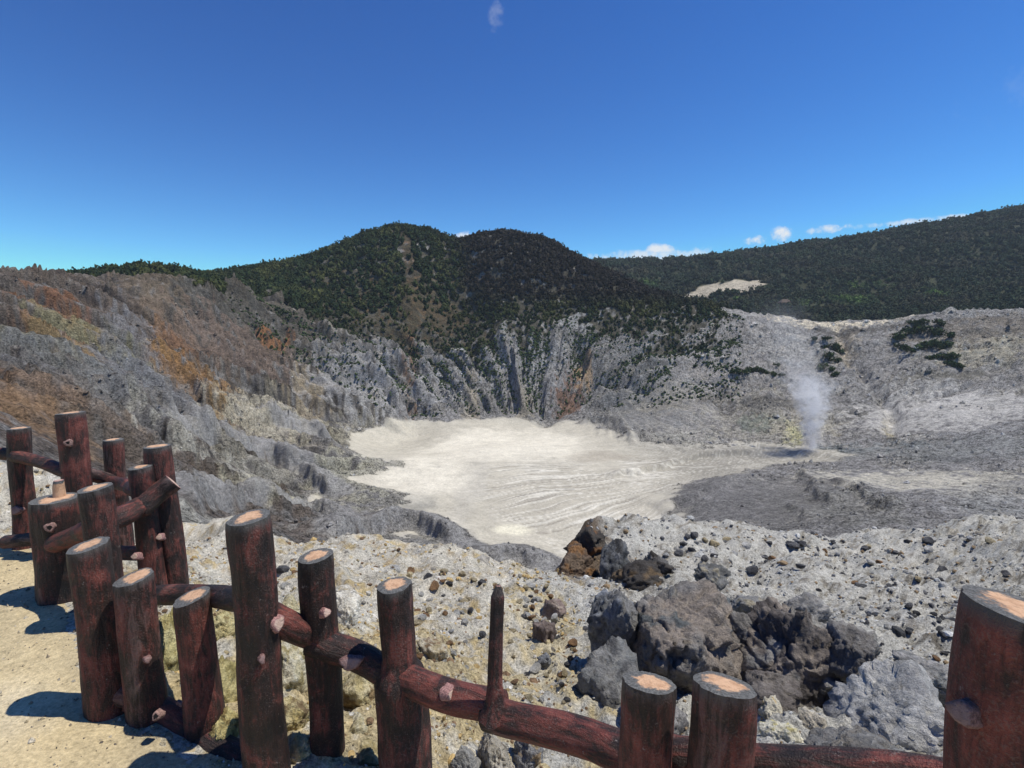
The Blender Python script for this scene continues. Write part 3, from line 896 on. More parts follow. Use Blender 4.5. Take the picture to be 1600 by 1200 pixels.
def scatter_mesh(name, pos, wid, hgt, colr, mat, kind='stuff', templ=TEMPL):
    n = len(pos)
    which = rng.integers(0, len(templ), n); rot = rng.uniform(0, 6.283, n)
    VV, FF, CC = [], [], []; off = 0
    for k, (tv, tf) in enumerate(templ):
        s = np.where(which == k)[0]
        if not len(s): continue
        c, si = np.cos(rot[s])[:, None], np.sin(rot[s])[:, None]
        x = (tv[None, :, 0] * c - tv[None, :, 1] * si) * wid[s][:, None]
        y = (tv[None, :, 0] * si + tv[None, :, 1] * c) * wid[s][:, None]
        z = tv[None, :, 2] * hgt[s][:, None]
        V = np.stack([x, y, z], -1) + pos[s][:, None, :]
        VV.append(V.reshape(-1, 3))
        CC.append(np.repeat(colr[s], len(tv), 0))
        FF.append((tf[None] + (off + np.arange(len(s)) * len(tv))[:, None, None]).reshape(-1, 3))
        off += len(s) * len(tv)
    me = mesh_np(name, np.vstack(VV), np.vstack(FF), False, np.vstack(CC))
    o = obj(name, me, mat)
    o['kind'] = kind
    return o


# woods on the two humps and behind the left rim
n = 60000
tu = rng.uniform(-1.1, 0.45, n); tY = rng.uniform(460, 880, n)
tx = tu * tY
gj, gi = np.interp(tY, yy, np.arange(NY)).astype(int), np.clip(np.interp(tx / tY, uu, np.arange(NU)), 0, NU - 1).astype(int)
ins = forest[gj, gi] > .5
bare = fbm(tx / 30, tY / 30, 3, 600)
ridge_d, _, _ = seg_dist(tx, tY, hits((632, 375), (640, 420), (655, 500)))
gj, gi = np.interp(tY, yy, np.arange(NY)).astype(int), np.clip(np.interp(tx / tY, uu, np.arange(NU)), 0, NU - 1).astype(int)
keep = ins & (bare < 0.75) & (rng.random(n) < np.where(ridge_d < 9, .10,   .95 - .55 * barez[gj, gi]))
tx, tY = tx[keep][:15500], tY[keep][:15500]
tz = terrain_z(tx, tY)
n = len(tx)
burnt = smooth(tx + 0.25 * (tY - 700) + 25 * fbm(tx / 50, tY / 50, 2, 601), -80, -40) * smooth(tz, 15, 45)
gm = fbm(tx / 40, tY / 40, 3, 602)[:, None]
tc = np.array([0.030, 0.046, 0.018]) * (1 - smooth(gm, -.1, .6)) + np.array([0.075, 0.082, 0.028]) * smooth(gm, -.1, .6)
tc = tc * (1 - burnt[:, None]) + np.array([0.034, 0.029, 0.023]) * burnt[:, None]
pale = (rng.random(n) < 0.05) & (burnt > .5) & (tz < 95)
tc[pale] = (0.19, 0.18, 0.165)
tc *= rng.uniform(.45, 1.1, (n, 1))
wd = rng.uniform(4.2, 8.0, n) * np.where(pale, .5, 1) * (.55 + .45 * smooth(tz, 0, 40)); ht = wd * rng.uniform(.8, 1.35, n)
tag(scatter_mesh('forest', np.stack([tx, tY, tz - .4], 1), wd, ht, tc, M_leaf), 'dense dark green forest covering the two humped hills behind the crater', 'forest')

# scrub thinning out down the cliffs
n = 90000
su = rng.uniform(-0.75, 0.45, n); sY = rng.uniform(500, 670, n)
sx = su * sY
fade = 42 * rng.exponential(1.0, n)
ins = inpoly(sx, sY + fade, forest_poly)
gul = np.interp(sY, yy, np.arange(NY)).astype(int), np.interp(sx / sY, uu, np.arange(NU)).astype(int)
ing = (f1[gul] < .30) | (f2[gul] < .28)
keep = ins & (forest[gul] < .5) & (fl[gul] < .1) & (wallm[gul] > .45) & (ing | (rng.random(n) < .10 + .3 * (fade < 8)))
sx, sY = sx[keep][:11000], sY[keep][:11000]
n = len(sx)
scol = np.array([0.034, 0.048, 0.02]) * rng.uniform(.6, 1.9, (n, 1))
wd = rng.uniform(1.1, 3.2, n)
tag(scatter_mesh('scrub', np.stack([sx, sY, terrain_z(sx, sY) - .3], 1), wd, wd * rng.uniform(.6, 1.0, n), scol, M_leaf, templ=[crown_template(950 + k, 0) for k in range(6)]), 'dark green scrub creeping down the grey cliff gullies', 'scrub')

# fallen blocks and debris on the bare slopes of the crater
OCT = []
for k in range(6):
    r_ = np.random.default_rng(1200 + k)
    v_ = np.array([(1, 0, 0), (-1, 0, 0), (0, 1, 0), (0, -1, 0), (0, 0, 1), (0, 0, -1)]) * .5 * r_.uniform(.6, 1.3, (6, 1)) + r_.uniform(-.1, .1, (6, 3)) + np.array([0, 0, .15])
    OCT.append((v_, np.array([(0, 2, 4), (2, 1, 4), (1, 3, 4), (3, 0, 4), (2, 0, 5), (1, 2, 5), (3, 1, 5), (0, 3, 5)])))
n = 60000
du = rng.uniform(-1.15, 1.15, n); dY = rng.uniform(150, 640, n)
gj, gi = np.interp(dY, yy, np.arange(NY)).astype(int), np.interp(du, uu, np.arange(NU)).astype(int)
keep = (rng.random(n) < np.clip(.02 + .9 * n1 + .5 * n2, .01, .8)[gj, gi] * (1 - .85 * smooth_ash[gj, gi])) & (fl[gj, gi] < .3) & (forest[gj, gi] < .5)
du, dY, gj, gi = du[keep][:8000], dY[keep][:8000], gj[keep][:8000], gi[keep][:8000]
n = len(du)
dsz = np.exp(rng.normal(math.log(2.2), .5, n)) * dY / F
dcol = col[gj, gi] * rng.uniform(.6, 1.9, (n, 1)) + rng.uniform(0, .05, (n, 1))
o = scatter_mesh('fallen_rocks', np.stack([du * dY, dY, terrain_z(du * dY, dY)], 1), dsz * rng.uniform(.8, 1.6, n), dsz, np.clip(dcol, .03, .6), M_wall, templ=OCT)
tag(o, 'countless fallen blocks strewn over the bare crater slopes', 'rocks')

# woods on the long far hill
n = 34000
fu_ = rng.uniform(0.08, 1.25, n); fY_ = np.exp(rng.uniform(math.log(720), math.log(1720), n))
fx2 = fu_ * fY_
fz2 = far_raw(fx2, fY_)
keep = ~in_scar(fx2, fY_) & (terrain_z(fx2, np.minimum(fY_, 1149)) < fz2 + 3)
fx2, fY_, fz2 = fx2[keep][:14000], fY_[keep][:14000], fz2[keep][:14000]
n = len(fx2)
gm = fbm(fx2 / 90, fY_ / 90, 3, 610)[:, None]
tc = np.array([0.028, 0.040, 0.020]) * (1 - smooth(gm, -.1, .7)) + np.array([0.05, 0.048, 0.028]) * smooth(gm, -.1, .7)
for (px, py, r) in [(1330, 470, 22), (1335, 450, 12), (1382, 447, 10), (1012, 447, 20), (1460, 463, 14), (1262, 478, 10), (1150, 470, 10)]:
    h_ = far_hit(px, py)
    w = np.exp(-(((fx2 - h_[0]) / r) ** 2 + ((fY_ - h_[1]) / (r * 1.6)) ** 2))[:, None] * rng.uniform(.3, 1, (n, 1))
    tc = tc * (1 - w) + np.array([0.12, 0.19, 0.04]) * w
tc *= rng.uniform(.6, 1.5, (n, 1))
wd = rng.uniform(6.0, 11.5, n) * np.clip(fY_ / 1150, .75, 1.25); ht = wd * rng.uniform(.8, 1.3, n)
tag(scatter_mesh('forest', np.stack([fx2, fY_, fz2 - .6], 1), wd, ht, tc, M_leaf), 'dark hazy forest covering the long hill on the right', 'forest')

# ------------------------------------------------------------------ single bushes and trees that stand out
def leafy(seed, lumps, n_leaf, flat=0.8):
    """a bush about 1 wide: leaf-sized faces spread through several overlapping lumps, and a few stems"""
    r = np.random.default_rng(seed)
    V, Fc, Cc = [], [], []
    nv = 0
    cen = [np.array([r.uniform(-.3, .3), r.uniform(-.3, .3), r.uniform(.25, .55) * flat]) for _ in range(lumps)]
    for c in cen:
        for _ in range(n_leaf // lumps):
            d = r.normal(size=3); d /= np.linalg.norm(d)
            rad = r.uniform(.55, 1.05) * r.uniform(.2, .27)
            p = c + d * rad * np.array([1, 1, flat]); p[2] = max(p[2], .02)
            nrm = d + r.normal(size=3) * .5; nrm /= np.linalg.norm(nrm)
            a = np.cross(nrm, r.normal(size=3)); a /= np.linalg.norm(a); b = np.cross(nrm, a)
            s = r.uniform(.05, .10)
            V += [p - a * s, p + b * s * .6, p + a * s, p - b * s * .6]
            Fc.append([nv, nv + 1, nv + 2, nv + 3]); nv += 4
            k = r.uniform(.6, 1.5)
            Cc += [np.array([0.04, 0.062, 0.022]) * k] * 4
    return mesh_np('bush', V, Fc, False, np.array(Cc))


def stem_mesh(seed, h=.5, r0=.035):
    r = np.random.default_rng(seed)
    V, Fc = [], []
    k = 7
    for j in range(5):
        z = h * j / 4
        for i in range(k):
            a = 2 * math.pi * i / k
            rr = r0 * (1 - .6 * j / 4)
            V.append((math.cos(a) * rr + .03 * math.sin(j * 1.3 + seed), math.sin(a) * rr, z - .03))
    for j in range(4):
        for i in range(k):
            Fc.append((j * k + i, j * k + (i + 1) % k, (j + 1) * k + (i + 1) % k, (j + 1) * k + i))
    return mesh_np('trunk', V, Fc, True, np.tile([.06, .045, .03], (len(V), 1)))


BUSH = [leafy(40 + k, 5, 260) for k in range(5)]
for me in BUSH: me.materials.append(M_leaf)
TRUNK = stem_mesh(3); TRUNK.materials.append(M_leaf)


def hit_full(px, py):
    """first point of the built crater ground (with its relief) along the line of sight"""
    d = pix_dir(px, py); Ys = np.linspace(150, 1000, 2600); t = Ys / d[1]
    k = np.where(EYE + d[2] * t < terrain_z(d[0] * t, Ys))[0]
    k = k[0] if len(k) else len(Ys) - 1
    return np.array([d[0] * t[k], Ys[k], EYE + d[2] * t[k]])


nb = 0
def bush(px, py, w, label, group, h=None, name='bush', on='crater'):
    """py is the foot of the bush"""
    global nb
    p = hit_full(px, py) if on == 'crater' else far_hit(px, py)
    W_ = w * p[1] / F
    r = empty(name, tuple(p - np.array([0, 0, .15 * W_])))
    tag(r, label, 'bush' if name == 'bush' else 'tree', group)
    f = obj('foliage' if name == 'bush' else 'crown', BUSH[nb % 5], None, r)
    f.scale = (W_, W_, W_ * (h or .95)); f.rotation_euler = (0, 0, nb * 1.7)
    t_ = obj('stem' if name == 'bush' else 'trunk', TRUNK, None, r)
    t_.scale = (W_, W_, W_ * (h or .9)); t_.rotation_euler = (0, 0, nb * .9)
    if name == 'tree':
        f.location = (0, 0, .28 * W_)
    nb += 1


ORD = ['first', 'second', 'third', 'fourth', 'fifth', 'sixth', 'seventh', 'eighth', 'ninth', 'tenth', 'eleventh', 'twelfth']


def ranked(items, rows):
    """items with a row name and a left-to-right ordinal each"""
    out = []
    for lo, hi, nm in rows:
        sel = sorted([q for q in items if lo <= q[1] < hi])
        out += [(q, nm, ORD[k]) for k, q in enumerate(sel)]
    return out


g1 = 'bushes in the big dark clump on the right slope'
for (px, py, w), row, nth in ranked([(1404, 528, 20), (1420, 522, 24), (1440, 520, 24), (1460, 522, 22), (1408, 545, 20), (1425, 550, 20), (1442, 545, 24), (1460, 542, 26), (1478, 545, 22), (1490, 560, 20), (1474, 560, 20), (1456, 562, 18), (1486, 572, 18), (1500, 574, 14), (1470, 508, 18), (1444, 506, 18), (1428, 508, 16), (1482, 528, 18)], [(0, 515, 'top row'), (515, 535, 'second row'), (535, 555, 'third row'), (555, 999, 'bottom row')]):
    bush(px, py, w * 1.25, f'{nth} dark bush from the left in the {row} of the right slope clump', g1)
g2 = 'bushes in the gully patch under the right rim'
for (px, py, w), row, nth in ranked([(1290, 532, 14), (1302, 544, 18), (1312, 552, 16), (1292, 560, 20), (1306, 566, 18), (1284, 576, 18), (1300, 580, 16), (1306, 588, 14), (1288, 545, 14), (1272, 530, 10)], [(0, 550, 'upper end'), (550, 570, 'middle'), (570, 999, 'lower end')]):
    bush(px, py, w * 1.25, f'{nth} bush from the left at the {row} of the gully bushes', g2)
g3 = 'bushes in the row left of the steam'
for (px, py, w), row, nth in ranked([(1148, 582, 14), (1160, 584, 16), (1172, 580, 14), (1184, 580, 16), (1196, 584, 14), (1208, 586, 12), (1220, 588, 10), (1214, 572, 10)], [(0, 999, 'low row')]):
    bush(px, py, w * 1.25, f'{nth} dark bush from the left in the {row} left of the steam plume', g3)
bush(1122, 552, 12, 'small lone bush above the grey debris fan', None)
bush(1085, 574, 12, 'small round bush at the lower edge of the cliff scrub', None)
g4 = 'trees breaking the skyline of the long right hill'
for (px, py, w), row, nth in ranked([(1216, 394, 11), (1232, 392, 9), (1290, 384, 10), (1302, 381, 12), (1318, 377, 13), (1331, 375, 14), (1372, 369, 10), (1440, 359, 10), (1470, 356, 12), (1155, 404, 9), (1105, 407, 9), (1520, 350, 10)], [(0, 999, 'skyline')]):
    bush(px, py + 5, w, f'{nth} small tree from the left breaking the {row} of the long right hill', g4, h=1.2, name='tree', on='far')

# white boulder among the bushes
def soft_rock_dirs(sub):
    bm = bmesh.new(); bmesh.ops.create_icosphere(bm, subdivisions=sub, radius=1.0)
    v = np.array([q.co[:] for q in bm.verts]); f = np.array([[w.index for w in q.verts] for q in bm.faces]); bm.free()
    return v, f


ICO2, ICO4, ICO5 = soft_rock_dirs(2), soft_rock_dirs(5), soft_rock_dirs(6)


def facets(p, seed):
    """broken faces: every cell of a random mosaic is tilted and shifted its own way"""
    i0 = np.floor(p).astype(np.int64)
    bd = np.full(len(p), 9e9); out = np.zeros(len(p))
    for dx in (-1, 0, 1):
        for dy in (-1, 0, 1):
            for dz in (-1, 0, 1):
                c = i0 + np.array([dx, dy, dz])
                h = [_hash(c[:, 0], c[:, 1], c[:, 2] * 1440662683, seed + k) / 4294967296.0 for k in range(7)]
                q = c + np.stack(h[:3], 1)
                d = ((p - q) ** 2).sum(1)
                t = np.stack(h[3:6], 1) * 2 - 1
                val = ((p - q) * t).sum(1) * .9 + (h[6] - .5) * .7
                m = d < bd
                bd = np.where(m, d, bd); out = np.where(m, val, out)
    return out


def rock_mesh(name, seed, dirs, size, c1, c2, c3=None, planes=13, bumpy=1.0, smooth_shade=True):
    """angular boulder: a ball cut by random planes, then roughened; size = full extents"""
    r = np.random.default_rng(seed)
    d, f = dirs
    d = d / np.linalg.norm(d, axis=1, keepdims=True)
    N = r.normal(size=(planes, 3)); N /= np.linalg.norm(N, axis=1, keepdims=True)
    off = r.uniform(.62, .98, planes)
    q = d @ N.T
    rad = np.where(q > .05, off[None] / np.maximum(q, .05), 9)
    k = 30.0
    rr = -np.log(np.exp(-k * np.minimum(rad, 1.6)).sum(1) + np.exp(-k * 1.25)) / k
    v = d * rr[:, None]
    n_a = fbm3(v * 1.7 + seed * 3.1, 4, seed); n_b = fbm3(v * 6.5 + seed, 3, seed + 5)
    v = v * (1 + bumpy * (.035 * n_a + .02 * n_b))[:, None]
    if len(d) > 600:
        v = v * (1 + .15 * facets(v * np.array([1.5, 1.5, 2.0]) + .12 * n_b[:, None] + seed * 1.9, seed + 40) + .06 * facets(v * 4.2 + .2 * n_b[:, None] + seed, seed + 60))[:, None]
        stp = fbm3(v * np.array([1.6, 1.6, 2.6]) + seed * 2.2, 2, seed + 14) * 4.0
        v = v * (1 + .012 * bumpy * (np.floor(stp) + smooth(stp % 1.0, .75, 1.0) - stp))[:, None]
        crack = np.abs(noise3(v * np.array([2.2, 2.2, 3.4]) + seed * 1.3, seed + 9))
        v = v * (1 - .07 * bumpy * (1 - smooth(crack, 0, .10)))[:, None]
        n_c = fbm3(v * 19 + seed, 3, seed + 11)
        v = v * (1 + bumpy * .022 * n_c)[:, None]
    ext = v.max(0) - v.min(0)
    v = (v - (v.max(0) + v.min(0)) / 2) / ext * np.array(size)
    t1 = smooth(n_a + .5 * n_b, -.4, .6)[:, None]
    cl = np.array(c1) * (1 - t1) + np.array(c2) * t1
    if c3 is not None:
        t2 = smooth(fbm3(d * 2.4 + seed * 7, 4, seed + 21), .1, .6)[:, None]
        cl = cl * (1 - t2) + np.array(c3) * t2
    return mesh_np(name, v, f, smooth_shade, cl)


def rock_material():
    m, t, bs = new_mat('boulder_rock')
    co = coords(t)
    c = attr(t, 'Col')
    n1 = t.noise(co, 9.0, 6, 0.65); n2 = t.noise(co, 48.0, 5, 0.65); n3 = t.noise(co, 170.0, 3, 0.6)
    g = t.math('ADD', t.math('ADD', t.maprange(n1, .3, .7, .62, 1.3, False), t.math('MULTIPLY', t.math('SUBTRACT', n2, .5), 1.3)), t.math('MULTIPLY', t.math('SUBTRACT', n3, .5), .9))
    t.put(bs.inputs['Base Color'], t.vmath('SCALE', c, scale=t.math('MAXIMUM', g, .15)))
    bump(t, bs, t.math('ADD', t.math('ADD', n1, t.math('MULTIPLY', n2, .55)), t.math('MULTIPLY', n3, .2)), 1.0, .035)
    return m


M_rock = rock_material()
p = hit_full(1424, 546)
o = obj('boulder', rock_mesh('boulder', 77, ICO2, (5.5, 5.0, 5.5), (.6, .6, .58), (.7, .7, .68)), M_rock, None, tuple(p + np.array([0, -5.0, 1.0])))
tag(o, 'small white boulder among dark bushes on the right slope', 'boulder')

def fg_hit(px, py):
    d = pix_dir(px, py); Ys = np.geomspace(1.2, 16, 500); t = Ys / d[1]
    k = np.where(EYE + d[2] * t < fg_z(d[0] * t, Ys, False))[0]
    if not len(k): return None
    k = k[0]
    return np.array([d[0] * t[k], Ys[k], EYE + d[2] * t[k]])


GREY, BROWN, DARK, LIGHT = (.21, .207, .197), (.25, .215, .18), (.055, .05, .046), (.42, .415, .39)
boulders = [
    # px0, py0, px1, py1, depth, colours, label
    (968, 928, 1166, 1110, 3.9, BROWN, (.20, .19, .175), (.115, .125, .125), 'largest rounded brown-grey boulder in the middle of the rocks behind the fence'),
    (915, 915, 1010, 1020, 4.1, (.10, .105, .11), GREY, (.20, .215, .235), 'upright dark grey boulder at the left end of the rock row'),
    (893, 1008, 1000, 1150, 3.5, GREY, (.165, .17, .165), (.09, .09, .09), 'blocky grey boulder just left of the two short front posts'),
    (1142, 935, 1340, 1115, 3.75, (.095, .085, .08), BROWN, (.27, .26, .24), 'big dark brown boulder with a black crack on its left'),
    (1305, 1052, 1490, 1200, 2.9, (.27, .268, .26), LIGHT, (.45, .44, .41), 'pale grey slanting boulder left of the tall right post'),
    (1245, 1140, 1425, 1235, 2.5, (.12, .11, .10), GREY, (.22, .2, .17), 'low dark rock behind the bottom right rail'),
    (880, 818, 945, 872, 8.6, DARK, (.09, .075, .06), (.17, .09, .045), 'topmost black rock of the crag on the crater edge'),
    (862, 856, 940, 926, 8.0, (.10, .07, .05), (.16, .12, .085), (.20, .11, .05), 'rusty brown rock at the lower left of the crag'),
    (935, 846, 985, 908, 7.6, (.07, .075, .08), (.15, .155, .16), (.05, .05, .05), 'round dark rock at the right side of the crag'),
    (960, 880, 1045, 928, 6.9, DARK, (.06, .055, .05), (.14, .10, .06), 'black hollow rock at the foot of the crag'),
    (1000, 862, 1052, 900, 7.2, (.09, .085, .08), (.17, .165, .16), (.05, .045, .04), 'dark pitted rock between the crag and the largest boulder'),
    (930, 822, 968, 850, 9.3, (.22, .16, .10), (.3, .25, .18), None, 'tan rock on the brow just right of the topmost black rock'),
    (1085, 885, 1140, 922, 6.2, (.12, .12, .115), (.2, .2, .19), (.3, .27, .2), 'grey rock above the largest boulder'),
    (1120, 955, 1190, 1020, 3.95, (.13, .12, .11), (.2, .19, .175), None, 'brownish block wedged between the two largest boulders'),
    (975, 1070, 1075, 1160, 3.1, (.15, .145, .14), (.24, .23, .215), (.1, .1, .1), 'grey slab behind the left of the two short front posts'),
    (1290, 985, 1372, 1062, 3.5, (.15, .14, .13), (.28, .27, .25), None, 'tan grey block at the right end of the dark brown boulder'),
    (1170, 1060, 1262, 1130, 3.25, (.12, .105, .095), (.19, .17, .15), None, 'dark wedge of rock under the big dark brown boulder'),
    (1400, 1030, 1500, 1085, 3.2, (.2, .2, .19), (.33, .32, .3), None, 'grey slab above the pale slanting boulder'),
    (1215, 925, 1290, 965, 4.7, (.2, .195, .185), (.31, .30, .28), None, 'pale flat rock behind the big dark brown boulder'),
    (1060, 818, 1100, 846, 10.3, (.13, .13, .13), GREY, None, 'grey rock on the brow of the ash slope right of the crag'),
    (1140, 930, 1200, 960, 5.2, GREY, (.2, .2, .2), (.3, .27, .2), 'flat grey rock above the crack between the two big boulders'),
    (832, 968, 870, 1020, 4.2, (.15, .12, .11), (.2, .16, .14), None, 'brown stone left of the rock row'),
    (836, 1020, 862, 1044, 3.9, (.15, .155, .16), (.22, .23, .24), None, 'small blue-grey stone below the brown stone'),
    (845, 935, 885, 965, 4.9, (.22, .17, .15), (.3, .25, .21), None, 'mauve brown stone above the brown stone'),
    (526, 925, 562, 985, 3.7, (.6, .56, .47), (.72, .69, .6), None, 'cream boulder behind the second tall post'),
    (425, 1000, 480, 1085, 2.9, (.5, .45, .3), (.62, .58, .45), (.3, .25, .12), 'cream yellow boulder between the first two tall posts'),
    (528, 1040, 600, 1105, 2.75, (.42, .35, .18), (.55, .48, .3), (.2, .14, .07), 'yellowish boulder between the second and third tall posts'),
    (318, 1030, 372, 1110, 2.7, (.42, .36, .17), (.52, .45, .22), (.30, .25, .10), 'rounded mustard yellow rock left of the tallest post'),
    (330, 955, 372, 1010, 3.1, (.44, .37, .18), (.56, .5, .27), (.26, .2, .09), 'mustard yellow rock higher up beside the tallest post'),
    (244, 960, 284, 1060, 2.8, (.45, .39, .18), (.58, .52, .28), (.32, .27, .10), 'tall yellow rock seen between the short left posts'),
    (430, 1092, 482, 1150, 2.3, (.36, .29, .13), (.52, .44, .25), (.18, .13, .07), 'ochre rock low between the first two tall posts'),
    (448, 1150, 492, 1200, 2.1, (.44, .38, .2), (.58, .52, .34), None, 'pale yellow rock at the bottom between the first two tall posts'),
    (530, 1112, 578, 1160, 2.3, (.46, .40, .24), (.6, .55, .4), (.25, .18, .09), 'cream yellow rock low between the second and third tall posts'),
    (556, 1160, 604, 1205, 2.1, (.34, .28, .14), (.5, .43, .25), None, 'brownish yellow rock at the bottom left of the third tall post'),
    (330, 1118, 372, 1172, 2.3, (.42, .35, .15), (.54, .47, .22), (.2, .15, .06), 'mustard rock low between short post and tallest post'),
    (436, 930, 470, 962, 3.5, (.45, .4, .25), (.6, .56, .42), None, 'small cream rock above the rail between the first two tall posts'),
    (652, 1000, 700, 1040, 3.0, (.38, .32, .2), (.52, .47, .36), (.22, .15, .09), 'tan rock above the rail right of the third tall post'),
    (1185, 1092, 1228, 1130, 3.0, (.5, .47, .38), (.62, .58, .46), (.42, .3, .13), 'cream stone beside the right of the two short front posts'),
    (1192, 1128, 1250, 1178, 2.75, (.58, .55, .42), (.7, .67, .55), (.5, .44, .2), 'white and yellow stone right of the short front posts'),
    (1248, 1112, 1290, 1150, 2.9, (.42, .38, .3), (.55, .5, .4), None, 'tan stone under the dark brown boulder'),
    (745, 1150, 800, 1215, 1.95, (.34, .31, .25), (.5, .46, .38), (.2, .17, .13), 'crumbled concrete lump under the broken rail'),
    (800, 1140, 850, 1205, 1.95, (.22, .22, .22), (.34, .33, .31), (.40, .3, .18), 'grey rubble lump right of the broken stake'),
    (700, 1160, 752, 1215, 2.05, (.24, .235, .22), (.33, .32, .29), None, 'dull rubble lump under the rail beside the third tall post'),
]
for i, (a, b, c_, d_, dep, c1, c2, c3, lab) in enumerate(boulders):
    if (a + c_) / 2 < 890 and b > 900:
        g_ = fg_hit((a + c_) / 2, d_ - .25 * (d_ - b))
        if g_ is not None: dep = g_[1] * CT - (g_[2] - EYE) * ST
    w, h = (c_ - a) / F * dep, (d_ - b) / F * dep
    p = Pd((a + c_) / 2, (b + d_) / 2, dep)
    me = rock_mesh('boulder', 200 + i * 3, ICO5 if w > .75 else ICO4, (w * 1.03, max(w, h) * .95, h * 1.25), c1, c2, c3, bumpy=1.4, planes=14)
    o = obj('boulder' if w > .3 else 'stone', me, M_rock, None, tuple(p - np.array([0, 0, h * .09])))
    tag(o, lab, 'boulder' if w > .3 else 'stone')

# ------------------------------------------------------------------ loose stones and pebbles
STN = {}
for nm, c1, c2 in [('dark', (.06, .06, .065), (.15, .15, .15)), ('pale', (.42, .41, .37), (.6, .59, .55)), ('tan', (.36, .29, .17), (.52, .45, .3)), ('rust', (.2, .12, .06), (.34, .2, .1))]:
    STN[nm] = [rock_mesh('stone', 500 + k * 7 + len(nm), ICO2, (1, .85, .7), c1, c2, None, 9, 1.1, False) for k in range(4)]
    for me in STN[nm]: me.materials.append(M_rock)
WORD = {'dark': 'dark', 'pale': 'pale', 'tan': 'tan', 'rust': 'rust-brown'}
MARKS = {'r': [((1120, 835), 'on the brow of the ash slope near the crag'), ((1330, 850), 'high in the middle of the right ash slope'), ((1540, 850), 'at the top right end of the ash slope'), ((1150, 890), 'on the ash slope above the largest boulder'), ((1300, 930), 'on the ash slope above the big dark brown boulder'), ((1440, 1000), 'on the ash slope above the pale slanting boulder'), ((1560, 940), 'on the ash slope behind the tall right post')],
         'm': [((730, 915), 'on the slope left of the thin stake top'), ((850, 920), 'on the yellowish slope below the crag'), ((850, 985), 'beside the brown stone left of the boulders'), ((840, 1080), 'on the yellowish slope above the broken rail')],
         'l': [((480, 885), 'on the pale slope beside the second tall post'), ((580, 900), 'on the pale slope left of the third tall post'), ((690, 900), 'high on the pale slope right of third tall post'), ((700, 970), 'on the pale slope between third tall post and stake'), ((710, 1040), 'on the pale slope just above rail before stake')]}


def stone_label(z, kind, px, py, s):
    where = min(MARKS[z], key=lambda q: math.hypot(q[0][0] - px, q[0][1] - py))[1]
    return f"{'tiny' if s < 11 else 'small' if s < 14 else 'larger'} {WORD[kind]} stone {where}"


grp = {'r': 'loose stones on the right ash slope', 'm': 'loose stones on the slope left of the boulders', 'l': 'loose stones on the pale slope behind the tall posts'}
rs = random.Random(5)
zones = [('r', [(1050, 832), (1560, 845), (1600, 1000), (1480, 1040), (1340, 980), (1180, 925), (1040, 880)], 120, [('dark', 6), ('pale', 3), ('tan', 1), ('rust', 1)]),
         ('m', [(700, 905), (870, 915), (905, 1000), (890, 1120), (800, 1110), (790, 940)], 75, [('dark', 2), ('pale', 2), ('tan', 4), ('rust', 2)]),
         ('l', [(430, 880), (740, 890), (760, 1060), (650, 1030), (640, 900), (530, 890), (530, 980), (440, 930)], 60, [('dark', 2), ('pale', 3), ('tan', 2), ('rust', 2)])]
placed = []
for z, poly, cnt, kinds in zones:
    xs = [q[0] for q in poly]; ys = [q[1] for q in poly]
    done = 0
    while done < cnt:
        px, py = rs.uniform(min(xs), max(xs)), rs.uniform(min(ys), max(ys))
        if not bool(inpoly(np.array([px]), np.array([py]), poly)[0]): continue
        p = fg_hit(px, py)
        if p is None: continue
        k = rs.choices([q[0] for q in kinds], [q[1] for q in kinds])[0]
        spx = rs.choice([9, 10, 11, 12, 14, 18]); s = spx * p[1] / F
        o = obj('stone', STN[k][rs.randrange(4)], None, None, (p[0], p[1], float(fg_z(p[0], p[1])) + s * .18))
        o.scale = (s * rs.uniform(.8, 1.3), s, s * rs.uniform(.7, 1.2)); o.rotation_euler = (rs.uniform(-.4, .4), rs.uniform(-.4, .4), rs.uniform(0, 6.28))
        tag(o, stone_label(z, k, px, py, spx), 'stone', grp[z])
        placed.append((px, o))
        done += 1


by_label = {}
for px, o in placed:
    by_label.setdefault(o['label'], []).append((px, o))
for lb, lst in by_label.items():
    if len(lst) > 1:
        for k, (px, o) in enumerate(sorted(lst, key=lambda q: q[0])):
            o['label'] = f'{lb}, {ORD[k]} from left'


def pebble_template(seed):
    r = np.random.default_rng(seed)
    ph = (1 + 5 ** .5) / 2
    v = np.array([(-1, ph, 0), (1, ph, 0), (-1, -ph, 0), (1, -ph, 0), (0, -1, ph), (0, 1, ph), (0, -1, -ph), (0, 1, -ph), (ph, 0, -1), (ph, 0, 1), (-ph, 0, -1), (-ph, 0, 1)]) / 1.9
    f = np.array([(0, 11, 5), (0, 5, 1), (0, 1, 7), (0, 7, 10), (0, 10, 11), (1, 5, 9), (5, 11, 4), (11, 10, 2), (10, 7, 6), (7, 1, 8), (3, 9, 4), (3, 4, 2), (3, 2, 6), (3, 6, 8), (3, 8, 9), (4, 9, 5), (2, 4, 11), (6, 2, 10), (8, 6, 7), (9, 8, 1)])
    return v * .5 * (1 + r.uniform(-.3, .3, (12, 1))) + np.array([0, 0, .1]), f


